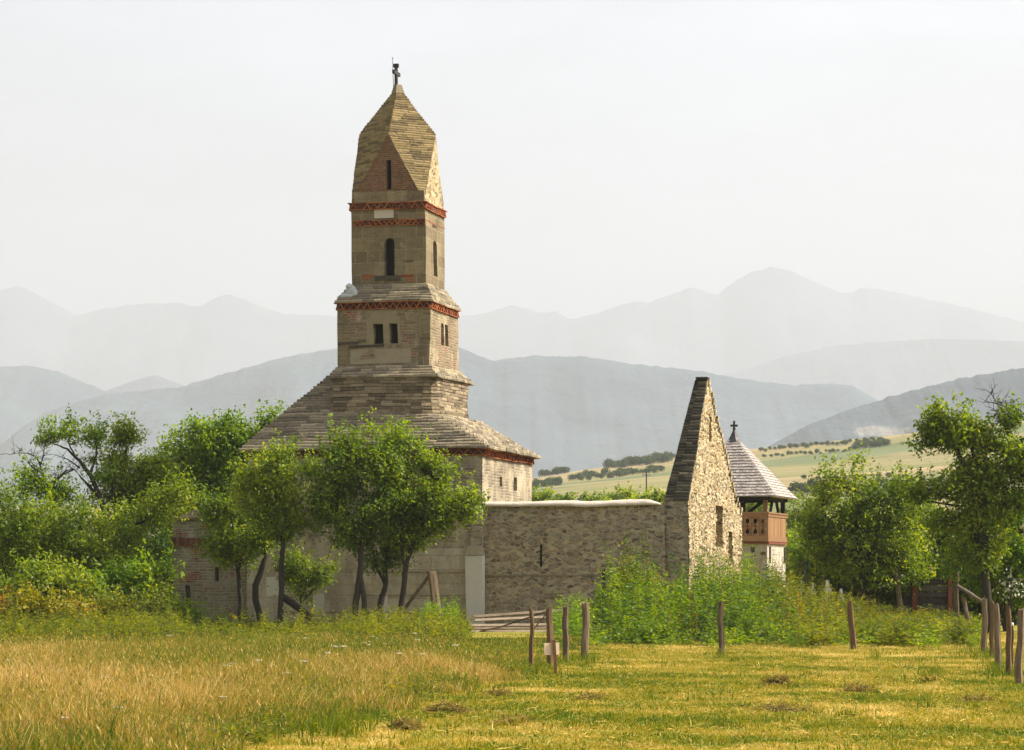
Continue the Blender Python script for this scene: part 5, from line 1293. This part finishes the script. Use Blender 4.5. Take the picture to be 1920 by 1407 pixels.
rough_post('fence_post', 'leaning bleached post wrapped in dry grass before the slanting rail', 1822, 1200, 1807, 1119, 9, M['wood_grey'], 66.0, group=FG)
beam('slanting_rail', 'slanting pole rail running down from the tall grey post to the close fence row', 70, [(1796, 1100, .055), (1818, 1113, .055), (1842, 1130, .05)], 'rail', dy=-4)
beam('fallen_beam', 'dark beam sloping under the round tree behind the weeds', 81, [(1624, 1113, .08), (1650, 1105, .08), (1678, 1092, .07)], 'beam', M['wood_dark'])
# fence wires
for i, (py0, py1) in enumerate(((1084, 1085), (1104, 1106))):
    mb = MB(); a = P(1797, py0, 79); b_ = P(1960, py1, 72); mb.tube([Vector((0, 0, 0)), (b_ - a) * .5 + Vector((0, 0, -.03)), b_ - a], [.007] * 3, 4); w = mb.build('fence_wire', M['white']); w.location = a
    tag(w, ['upper taut wire running from the tall grey post past the bush', 'lower taut wire running from the tall grey post past the bush'][i], 'wire')

# grave crosses
def grave(label, px, pyt, wpx, Y, hscale=1):
    b = P(px, 1200, Y); b.z = 0; h = EYE + (HZ - pyt) / F * Y; w = wpx / F * Y
    r = empty('grave_cross', b); tag(r, label, 'grave cross', 'white grave crosses in the weeds')
    mb = MB(); mb.box(-w * .28, w * .28, -.05, .05, 0, h * .9); mb.hexa([(-w * .28, -.05, h * .9), (w * .28, -.05, h * .9), (w * .28, .05, h * .9), (-w * .28, .05, h * .9), (-w * .2, -.04, h), (w * .2, -.04, h), (w * .2, .04, h), (-w * .2, .04, h)]); mb.build('shaft', M['white'], r)
    mb = MB(); mb.box(-w * .62, w * .62, -.045, .045, h - .42, h - .27); mb.build('arm', M['white'], r)
    mb = MB(); mb.box(-w * .75, w * .75, -.12, .12, 0, .25); mb.build('plinth', M['pale_stone'], r)
grave('largest white grave cross under the round dark tree', 1551.5, 1088, 12, 84)
grave('short white grave cross next to the tree trunk', 1577, 1104, 10, 83)
grave('narrow dull white grave cross beside the dark plain post', 1524, 1093, 7, 85)
grave('faint small white grave cross on the bell tower side of the dark post', 1503, 1089, 7, 86)
# wreath on a post
wr = rough_post('wreath_post', 'thin dark post topped with a red flower bunch behind the board fence', 1744, 1176, 1743, 1073, 5, M['iron'], 81, 'post')
blobs_mesh('flower_bunch', [(tuple(P(1742, 1070, 81) - wr.location), (.11, .09, .09)), (tuple(P(1748, 1076, 81) - wr.location), (.09, .07, .07))], M['flower_red'], wr, 4, .5)
wf = shrub('white_flower_bush', 'bush with a few white blooms behind the wires at the picture edge', 74.2, 1893, [(1892, 1096, 9, 10), (1897, 1110, 10, 12)], 130, M['flower_white'], 77, size=.09)

# ------------------------------------------------------------------ weeds
def stalks(name, pts, H, mat, nl, leaf, seed, tone=.5, tsd=.15, lean=.10, rad=.16, stem_w=.010, kind='stuff', stemtone=.5):
    r = np.random.default_rng(seed); n = len(pts)
    base = np.column_stack([pts, np.zeros(n)]); tip = base + np.column_stack([r.normal(size=n) * lean * H, r.normal(size=n) * lean * H, H])
    ct = np.clip(tone + r.normal(size=n) * tsd + .42 * np.array([mnoise.noise(Vector((q[0] * .8, q[1] * .5, seed))) for q in pts]), 0, 1)
    w = np.column_stack([np.full(n, stem_w), r.uniform(-.004, .004, n), np.zeros(n)])
    st = np.stack([base - w / 2, base + w / 2, tip + w / 5, tip - w / 5], 1).reshape(-1, 3)
    cid = np.repeat(np.arange(n), nl); t = r.uniform(.05, 1, n * nl) ** .8
    p = base[cid] + (tip - base)[cid] * t[:, None]
    ang = r.uniform(0, 2 * np.pi, n * nl); d = np.column_stack([np.cos(ang), np.sin(ang), r.uniform(-.3, .7, n * nl)])
    L = leaf * r.uniform(.6, 1.35, n * nl) * (1.2 - .65 * t)
    p = p + d * (rad * (1.05 - t) * r.random(n * nl))[:, None]
    V = leaf_quads(p, d, rand_dirs(n * nl, r) * .6 + np.array([0, 0, .9]), L, L * r.uniform(.3, .5, n * nl))
    tn = np.clip(ct[cid] + r.normal(size=n * nl) * .12 + .12 * (t - .5), 0, 1)
    me = quads_mesh(name, np.concatenate([st, V]), np.concatenate([np.clip(ct * .8, 0, 1), tn]))
    o = link(name, me, mat); return o
def fbm(x, y, s, o=3, seed=0):
    return np.array([mnoise.fractal(Vector((a * s, b * s, seed)), 1.0, 2.0, o) for a, b in zip(x, y)])
def region(n, px0, px1, y0, y1, seed, keep=None, yfun=None):
    r = np.random.default_rng(seed); out = []
    while len(out) < n:
        Y = r.uniform(y0, y1); px = r.uniform(px0, px1)
        if keep is not None and not keep(px, Y, r): continue
        out.append(((px - 960) / F * Y, Y))
    return np.array(out)
ENV = [(1070, 1165), (1105, 1150), (1125, 1095), (1150, 1068), (1180, 1052), (1215, 1075), (1260, 1082), (1300, 1075), (1345, 1060), (1375, 1068), (1410, 1064), (1440, 1080), (1480, 1098), (1520, 1108), (1570, 1122), (1640, 1136), (1680, 1146), (1720, 1150), (1760, 1152), (1800, 1158), (1830, 1164)]
def weed_h(pts, seed, lo=.55):
    r = np.random.default_rng(seed); px = pts[:, 0] / pts[:, 1] * F + 960; Y = pts[:, 1]
    top = interp(px, ENV); hmax = EYE + (HZ - top) / F * 75.0
    k = np.clip((Y - 61) / 8.0, 0, 1)
    return np.maximum(.25, (lo + (hmax - lo) * k) * r.uniform(.6, 1.25, len(Y)) * (1.02 + .34 * fbm(pts[:, 0], pts[:, 1] * .4, 1.1, 2, 3.3)))
def kp(px, Y, r):
    front = 60 + 3 * math.sin(px * .03) + (6 if px < 1150 else 0)
    return Y > front
p_ = region(900, 1095, 1460, 60, 77, 101, kp)
tag(stalks('tall_weeds', p_, weed_h(p_, 1), M['leaf_dark'], 46, .17, 102, .35, .22), 'tall green nettle-like weeds in front of the rubble wall and gable', 'weeds', kind='stuff')
p_ = region(1500, 1430, 1835, 58, 82, 103, lambda px, Y, r: Y > 59 + 2 * math.sin(px * .04))
tag(stalks('yellow_weeds', p_, weed_h(p_, 2, .5), M['leaf_yellow'], 40, .14, 104, .22, .2), 'yellowish seeding weeds between the gable and the board fence', 'weeds', kind='stuff')
p_ = region(260, 1100, 1830, 62, 78, 121)
tag(stalks('dry_weed_stalks', p_, weed_h(p_, 3) * 1.12, M['leaf_rust'], 22, .075, 122, .45, .25, .12, .05, .014), 'dry rusty stalks standing among the tall green weeds', 'weeds', kind='stuff')
p_ = region(170, 1100, 1500, 63, 77, 123)
tag(stalks('broad_leaf_weeds', p_, weed_h(p_, 4) * .7, M['leaf_dark'], 20, .34, 124, .30, .2, .1, .22), 'broad-leaved dark weeds in front of the rubble wall and gable', 'weeds', kind='stuff')
p_ = region(700, 1090, 1840, 56, 74, 105, lambda px, Y, r: Y > 57 + 2 * math.sin(px * .05))
tag(stalks('weed_fringe', p_, np.random.default_rng(5).uniform(.2, .65, len(p_)), M['leaf'], 24, .12, 106, .30, .18, .2), 'low green weeds along the foot of the tall weeds', 'weeds', kind='stuff')
shrub('weed_sprig', 'pale feathery tall weed standing above the others before the rubble wall', 70.0, 1182, [(1182, 1058, 15, 18), (1170, 1075, 12, 18), (1195, 1075, 16, 18), (1185, 1100, 24, 24)], 1000, M['leaf_yellow'], 81, size=.09, tone=.35, cat='weed', gaps=-.1)
p_ = region(1100, 290, 880, 64, 78.5, 107)
tag(stalks('undergrowth', p_, np.random.default_rng(6).uniform(.12, .8, len(p_)) * (.65 + .9 * fbm(p_[:, 0], p_[:, 1], .8, 2, 6.6).clip(-.5, .8)), M['leaf_yellow'], 26, .11, 108, .18, .16, .18), 'shaggy green undergrowth around the tree trunks before the church', 'undergrowth', kind='stuff')
p_ = region(420, 640, 872, 62, 74, 109)
tag(stalks('flowering_weeds', p_, np.random.default_rng(7).uniform(.25, .8, len(p_)), M['leaf_yellow'], 30, .11, 110, .30, .2, .15), 'bright yellow-green weeds at the foot of the trees beside the gate', 'weeds', kind='stuff')
p_ = region(60, 800, 862, 68, 72, 111)
tag(stalks('goldenrod', p_, np.random.default_rng(8).uniform(.7, 1.15, len(p_)), M['leaf_bright'], 34, .11, 112, .5, .15, .12), 'taller bright weeds beside the end of the field gate', 'weeds', kind='stuff')
p_ = region(800, -60, 340, 61, 74, 113)
tag(stalks('thicket_weeds', p_, np.random.default_rng(9).uniform(.25, .8, len(p_)), M['leaf_yellow'], 26, .12, 114, .22, .2, .2), 'mixed green and brown weeds at the foot of the thicket', 'weeds', kind='stuff')
p_ = region(60, 1035, 1120, 62, 72, 115)
tag(stalks('nettle_patch', p_, np.random.default_rng(10).uniform(.5, 1.25, len(p_)), M['leaf_bright'], 34, .13, 116, .4, .15, .12), 'loose nettles between the gate posts and the rubble wall', 'weeds', kind='stuff')

# ------------------------------------------------------------------ grass
EDGE = [(1150, 1130), (1190, 1120), (1215, 1090), (1240, 1050), (1262, 1000), (1280, 900), (1320, 750), (1360, 610), (1407, 450), (1480, 190)]
def blades(name, X, Y, H, Wd, tone, seed, bend=.35, seg=2):
    r = np.random.default_rng(seed); n = len(X)
    ang = r.uniform(0, 2 * np.pi, n); d = np.column_stack([np.cos(ang), np.sin(ang), np.zeros(n)])
    fa_ = r.uniform(0, np.pi, n); w = np.column_stack([np.cos(fa_), np.sin(fa_) * .5, np.zeros(n)]) * Wd[:, None] / 2
    b = np.column_stack([X, Y, np.full(n, -.01)]); bd = (bend * r.uniform(.1, 1.4, n) * H)[:, None]
    z = np.array([0, 0, 1.0])
    m = b + z * (H * .55)[:, None] + d * bd * .3; t = b + z * (H * (1 - .25 * bend))[:, None] + d * bd
    V1 = np.stack([b - w, b + w, m + w * .75, m - w * .75], 1).reshape(-1, 3)
    V2 = np.stack([m - w * .75, m + w * .75, t + w * .2, t - w * .2], 1).reshape(-1, 3)
    return quads_mesh(name, np.concatenate([V1, V2]), np.concatenate([tone, tone]))
def scatter(n, y0, y1, seed, px0=-220, px1=2140):
    r = np.random.default_rng(seed); u = r.random(n)
    Y = y0 + (y1 - y0) * u; px = r.uniform(px0, px1, n); return px, Y, (px - 960) / F * Y
def clip_area(px, Y):
    py = HZ + EYE * F / Y
    e = interp(py, EDGE); return px - e      # negative: tall meadow
# tall dry meadow
px, Y, X = scatter(420000, 21, 66, 201, -220, 1160)
dd = clip_area(px, Y) + 110 * fbm(X, Y, .6, 4, 2.2)
k = (dd < 0) & ((px > -220)); px, Y, X, dd = px[k], Y[k], X[k], dd[k]
r = np.random.default_rng(202); n = len(X)
f1 = fbm(X, Y, .22, 3, 4.4); f2 = fbm(X, Y, .9, 2, 9.1)
edge = np.clip(-dd / 220, 0, 1)
far = np.clip((Y - 40) / 22, 0, 1)
H = (.09 + .25 * edge) * r.uniform(.4, 1.35, n) * (1 + .5 * f2 + .35 * f1) * (1 - .58 * far)
H *= 1 - .72 * np.clip((px - 820) / 60, 0, 1) * np.clip((Y - 44) / 8, 0, 1)
tone = np.clip(.47 + .52 * f1 + .40 * f2 - .42 * far + r.normal(size=n) * .30 - .22 * (1 - edge), 0, 1)
sel = r.random(n) < .07; ns = int(sel.sum())
hx, hy = X[sel], Y[sel]; hh = np.maximum(.1, H[sel]) * r.uniform(.8, 1.35, ns); L = r.uniform(.035, .08, ns)
dv = rand_dirs(ns, r) * .45 + np.array([0, 0, 1.0])
HV_ = leaf_quads(np.column_stack([hx + r.normal(size=ns) * .03, hy, hh]), dv, rand_dirs(ns, r), L, r.uniform(.010, .020, ns))
me = quads_mesh('seed_heads', HV_, np.clip(tone[sel] * .5 + .35 + r.normal(size=ns) * .2, 0, 1))
tag(link('seed_heads', me, M['grass_tall']), 'pale seed heads over the tall dry meadow grass', 'grass', kind='stuff')
me = blades('tall_grass', X, Y, np.maximum(.06, H), r.uniform(.007, .016, n), tone, 203, .45)
tag(link('tall_grass', me, M['grass_tall']), 'tall dry golden meadow grass', 'grass', kind='stuff')
# leafy weeds standing in the meadow
r = np.random.default_rng(231); cpx, cY, cX = scatter(210, 23, 62, 232, -150, 1000); k = clip_area(cpx, cY) < 20; cX, cY = cX[k], cY[k]
m_ = r.integers(4, 26, len(cX)); sp_ = np.repeat(r.uniform(.08, .5, len(m_)), m_)
p_ = np.column_stack([np.repeat(cX, m_) + r.normal(size=m_.sum()) * sp_, np.repeat(cY, m_) + r.normal(size=m_.sum()) * sp_])
Hh = np.repeat(r.uniform(.12, .42, len(m_)), m_) * r.uniform(.6, 1.2, len(p_)) * np.clip(1.35 - p_[:, 1] / 75, .4, 1)
tag(stalks('meadow_weeds', p_, Hh, M['leaf_yellow'], 16, .07, 233, .22, .18, .2, .10, .006), 'green leafy weeds scattered through the tall dry meadow', 'weeds', kind='stuff')
# mown lawn
px, Y, X = scatter(760000, 20, 72, 211, -220, 2600)
dd = clip_area(px, Y) + 110 * fbm(X, Y, .6, 4, 2.2)
k = (dd > -30); px, Y, X, dd = px[k], Y[k], X[k], dd[k]
r = np.random.default_rng(212); n = len(X)
f1 = fbm(X, Y, .45, 4, 14.4); f2 = fbm(X, Y, 1.9, 3, 19.1)
# straw left in swathes
sw = np.sin(Y * 2.1 + .5 * np.sin(X * .6) + 1.3 * f1)
tone = np.clip(.37 + .55 * f1 + .48 * f2 + .06 * sw + .20 * np.clip((Y - 40) / 14, 0, 1) + r.normal(size=n) * .18, 0, 1)
H = r.uniform(.022, .065, n) * (1 + .9 * np.clip(f2, -.6, 1)) * (1.3 - .55 * tone)
me = blades('lawn_grass', X, Y, np.maximum(.015, H), r.uniform(.008, .018, n), tone, 213, .9)
tag(link('lawn_grass', me, M['grass_lawn']), 'short mown yellow-green grass with straw', 'grass', kind='stuff')
r = np.random.default_rng(215); px, Y, X = scatter(26000, 20, 60, 216); dd = clip_area(px, Y); k = dd > 0; X, Y = X[k], Y[k]; n = len(X)
f = fbm(X, Y, .8, 3, 31.0); k = r.random(n) < np.clip(.35 + .9 * f, .05, 1); X, Y = X[k], Y[k]; n = len(X)
d_ = rand_dirs(n, r) * np.array([1, 1, .18]); L = r.uniform(.06, .22, n)
me = quads_mesh('straw', leaf_quads(np.column_stack([X, Y, r.uniform(.02, .06, n)]), d_, np.tile([0, 0, 1.0], (n, 1)) + rand_dirs(n, r) * .4, L, r.uniform(.008, .016, n)), np.clip(.70 + r.normal(size=n) * .16, 0, 1))
tag(link('straw', me, M['grass_lawn']), 'pale cut straw lying on the mown grass', 'straw', kind='stuff')
r = np.random.default_rng(217); m_ = 520; px, Y, X = scatter(m_, 21, 60, 218); k = clip_area(px, Y) > -20; X, Y = X[k], Y[k]
nb = r.integers(10, 60, len(X)); X = np.repeat(X, nb); Y = np.repeat(Y, nb); sp_ = np.repeat(r.uniform(.05, .3, len(nb)), nb); n = len(X)
me = blades('lawn_tufts', X + r.normal(size=n) * sp_, Y + r.normal(size=n) * sp_, r.uniform(.05, .14, n), r.uniform(.010, .018, n), np.clip(np.repeat(r.uniform(.02, .45, len(nb)), nb) + r.normal(size=n) * .1, 0, 1), 219, .6)
tag(link('lawn_tufts', me, M['grass_lawn']), 'small uncut green tufts dotted over the mown grass', 'grass', kind='stuff')
# greener tufts: along the close posts, at the feet of posts, lawn edge
spots = [(1840, 1232, 60, 14, 420), (1880, 1262, 40, 12, 300), (1100, 1240, 26, 6, 160), (990, 1262, 60, 8, 300), (840, 1290, 60, 14, 500), (590, 1350, 70, 16, 520), (620, 1375, 80, 14, 420), (1745, 1272, 26, 6, 160), (1068, 1244, 18, 5, 90), (1352, 1232, 14, 4, 60), (1640, 1235, 12, 4, 40), (780, 1300, 30, 8, 200)]
XX, YY, HH = [], [], []
r = np.random.default_rng(221)
for (cx, cy, rx, ry, m) in spots:
    pxs = cx + r.normal(size=m) * rx * .5; pys = cy + r.normal(size=m) * ry * .5; y_ = gY(pys); XX.append((pxs - 960) / F * y_); YY.append(y_); HH.append(r.uniform(.08, .26, m))
X, Y, H = np.concatenate(XX), np.concatenate(YY), np.concatenate(HH)
me = blades('green_tufts', X, Y, H, r.uniform(.010, .018, len(X)), np.clip(.12 + r.normal(size=len(X)) * .12, 0, 1), 222, .5)
tag(link('green_tufts', me, M['grass_lawn']), 'fresh green grass tufts by the posts and along the meadow edge', 'grass', kind='stuff')

# heaps of raked hay and clods
def heap(label, px, py, wpx, hpx, mat, seed, n=420, sprig=0):
    Y = gY(py); b = P(px, py, Y); b.z = 0; r = np.random.default_rng(seed); w = wpx / F * Y / 2; h = hpx / F * Y
    root = empty('hay_heap', b); tag(root, label, 'hay heap', 'small heaps on the mown grass')
    bm = bmesh.new(); bmesh.ops.create_icosphere(bm, subdivisions=3, radius=1)
    for v in bm.verts:
        k = 1 + .75 * mnoise.noise(v.co * 1.7 + Vector((seed, 0, 0))); v.co = Vector((v.co.x * w * .75 * k, v.co.y * w * .6 * k, max(-.05, v.co.z * h * .62 * k)))
    me = bpy.data.meshes.new('clod'); bm.to_mesh(me); bm.free(); at = me.attributes.new('tone', 'FLOAT', 'FACE'); at.data.foreach_set('value', [rng.random() for _ in me.polygons]); link('clod', me, M['soil'], root)
    d = rand_dirs(n, r); d[:, 2] = np.abs(d[:, 2]); f = r.uniform(.7, 1.15, n)
    f = np.where(r.random(n) < .35, f * r.uniform(1, 1.9, n), f)
    p = d * f[:, None] * np.array([w, w * .8, h * .8]); p[:, 2] = np.where(f > 1.15, r.uniform(.01, .05, n), p[:, 2] + .01)
    a = rand_dirs(n, r) * np.array([1, 1, .45]); L = r.uniform(.05, .16, n)
    V = leaf_quads(p, a, rand_dirs(n, r), L, r.uniform(.009, .016, n)); me = quads_mesh('straw', V, r.random(n)); tag(link('straw', me, mat, root), kind='stuff')
heap('largest dark heap with green tufts on top, below the lone pale post', 1458, 1288, 50, 26, M['hay'], 301, 700)
heap('flat brown heap with one dark knob, beside the largest dark heap', 1608, 1298, 54, 15, M['hay'], 302)
heap('low brushy green heap nearest the close row of posts', 1745, 1281, 40, 16, M['grass_lawn'], 303)
heap('long flat brown streak of hay closer to the camera than the largest heap', 1465, 1334, 90, 13, M['hay'], 304)
heap('brown clod heap lowest in the picture near the tall meadow edge', 757, 1370, 50, 22, M['hay'], 305, 500)
heap('shaggy green-brown heap at the meadow edge under the tall grass', 838, 1340, 66, 24, M['hay'], 306, 700)
heap('small dark clod below the gate posts', 935, 1306, 34, 12, M['hay'], 307)
heap('flat reddish clod heap in the middle of the lawn', 965, 1360, 56, 15, M['hay'], 308)
heap('thin pale straw heap far over near the picture edge', 1832, 1318, 50, 10, M['hay'], 309)
heap('faint low hay patch right of the clod, before the plywood board', 1110, 1312, 50, 9, M['hay'], 310)
# rust-red dock
Yd = gY(1352); dk = empty('dock_plant', P(229, 1352, Yd)); dk.location.z = 0; tag(dk, 'single rust-red dock seed stalk standing in the tall dry grass', 'plant')
mb = MB(); mb.tube([(0, 0, 0), (.01, 0, .3), (0, 0, P(229, 1306, Yd).z)], [.006, .005, .003], 5); mb.build('stem', M['rust_seed'], dk)
r = np.random.default_rng(331); n = 420; zt = P(229, 1303, Yd).z; t_ = r.random(n); p = np.column_stack([r.normal(size=n) * .020 * (1.2 - t_), r.normal(size=n) * .02, zt - .05 - (1 - t_) * .28]); L = r.uniform(.02, .04, n)
link('seed_head', quads_mesh('seed_head', leaf_quads(p, rand_dirs(n, r), rand_dirs(n, r), L, L * .7), r.random(n)), M['rust_seed'], dk)
# white umbels: one built, the others copied with their parts
def umbel():
    root = empty('white_umbel', (0, 0, 0)); mb = MB(); mb.tube([(0, 0, 0), (.02, .01, .4), (.03, 0, .62)], [.006, .005, .004], 5); a = mb.build('stem', M['leaf_yellow'], root)
    n = 60; r = np.random.default_rng(5); rr2 = .055 * np.sqrt(r.random(n)); an = r.uniform(0, 6.28, n); p = np.column_stack([.03 + rr2 * np.cos(an), rr2 * np.sin(an), .62 + .015 * r.random(n) - 3 * rr2 ** 2]); L = r.uniform(.018, .03, n)
    b = link('flower_head', quads_mesh('flower_head', leaf_quads(p, rand_dirs(n, r) * np.array([1, 1, .2]), np.tile([0, 0, 1.0], (n, 1)), L, L), r.random(n)), M['flower_white'], root)
    return root
um_ = [(18, 1238), (102, 1258), (200, 1270), (320, 1192), (575, 1197), (612, 1224), (625, 1212), (640, 1212), (424, 1248), (435, 1244), (480, 1238), (128, 1355), (122, 1358), (218, 1332), (420, 1315), (542, 1262), (700, 1196), (695, 1208), (690, 1215), (708, 1200), (720, 1212), (682, 1210), (780, 1188), (782, 1200), (788, 1226), (320, 1262), (60, 1300), (570, 1240), (855, 1210), (745, 1225)]
u0_ = umbel()
for i, (px_, py_) in enumerate(um_):
    if i == 0: o = u0_
    else:
        o = u0_.copy(); COL.objects.link(o)
        for ch in u0_.children:
            c = ch.copy(); COL.objects.link(c); c.parent = o
    Y_ = min(72.0, gY(py_ + 42 + 10 * rng.random())); s_ = rng.uniform(.8, 1.2)
    if 675 < px_ < 725: Y_ = gY(py_ + 24); s_ = .6
    o.location = ((px_ - 960) / F * Y_, Y_, 0); o.scale = (s_, s_, max(.5, (EYE + (HZ - py_) / F * Y_) / .62)); o.rotation_euler = (0, 0, rng.uniform(0, 6.28))
    tag(o, 'white flat-topped umbel flower in the tall meadow grass', 'flower', 'white umbels in the meadow')

# ------------------------------------------------------------------ light, sky, camera
EL, AZ = R(47), R(7)
to_sun = Vector((math.cos(EL) * math.cos(AZ), math.cos(EL) * math.sin(AZ), math.sin(EL)))
sl_ = bpy.data.lights.new('sun', 'SUN'); sl_.energy = 5.0; sl_.angle = R(.5); sl_.color = (1, .92, .79)
so_ = bpy.data.objects.new('sun', sl_); COL.objects.link(so_); so_.rotation_euler = to_sun.to_track_quat('Z', 'Y').to_euler(); so_.location = (60, 20, 80)
w = bpy.data.worlds.new('World'); S.world = w; w.use_nodes = True; nt = w.node_tree; nt.nodes.clear()
sky = nt.nodes.new('ShaderNodeTexSky'); sky.sky_type = 'NISHITA'; sky.sun_disc = False; sky.sun_elevation = EL; sky.sun_rotation = R(90) - AZ
sky.air_density = .75; sky.dust_density = 6.0; sky.ozone_density = 1.0; sky.altitude = 300
bg = nt.nodes.new('ShaderNodeBackground'); bg.inputs['Strength'].default_value = .115
ow = nt.nodes.new('ShaderNodeOutputWorld'); hsv = nt.nodes.new('ShaderNodeHueSaturation'); hsv.inputs['Saturation'].default_value = .5; nt.links.new(sky.outputs[0], hsv.inputs['Color'])
tcw = nt.nodes.new('ShaderNodeTexCoord'); mpw = nt.nodes.new('ShaderNodeMapping'); mpw.inputs['Scale'].default_value = (2.2, 2.2, 7.0); nt.links.new(tcw.outputs['Generated'], mpw.inputs[0])
nzw = nt.nodes.new('ShaderNodeTexNoise'); nzw.inputs['Scale'].default_value = 2.2; nzw.inputs['Detail'].default_value = 6; nzw.inputs['Roughness'].default_value = .6; nt.links.new(mpw.outputs[0], nzw.inputs['Vector'])
mrw = nt.nodes.new('ShaderNodeMapRange'); mrw.inputs['From Min'].default_value = .4; mrw.inputs['From Max'].default_value = .7; mrw.inputs['To Min'].default_value = .9; mrw.inputs['To Max'].default_value = 1.3; nt.links.new(nzw.outputs[0], mrw.inputs[0])
vmw = nt.nodes.new('ShaderNodeVectorMath'); vmw.operation = 'SCALE'; nt.links.new(hsv.outputs[0], vmw.inputs[0]); nt.links.new(mrw.outputs[0], vmw.inputs['Scale'])
nt.links.new(vmw.outputs[0], bg.inputs[0]); nt.links.new(bg.outputs[0], ow.inputs[0])
cam = bpy.data.cameras.new('camera'); co = bpy.data.objects.new('camera', cam); COL.objects.link(co)
co.location = (0, 0, EYE); co.rotation_euler = (R(90), 0, 0); cam.sensor_width = 36; cam.sensor_fit = 'HORIZONTAL'; cam.lens = 36 * F / 1920
cam.shift_y = (HZ - 703.5) / 1920; cam.clip_start = .5; cam.clip_end = 60000
S.camera = co
S.view_settings.view_transform = 'Standard'; S.view_settings.look = 'None'; S.view_settings.gamma = 1; S.view_settings.exposure = 1.26
cy = S.cycles
cy.max_bounces = 6; cy.diffuse_bounces = 3; cy.glossy_bounces = 2; cy.transmission_bounces = 3; cy.volume_bounces = 2; cy.transparent_max_bounces = 8
cy.sample_clamp_indirect = 6; cy.caustics_reflective = False; cy.caustics_refractive = False
cy.use_denoising = True
try:
    cy.denoiser = 'OPENIMAGEDENOISE'; cy.denoising_input_passes = 'RGB_ALBEDO_NORMAL'; cy.denoising_prefilter = 'ACCURATE'
except Exception: pass
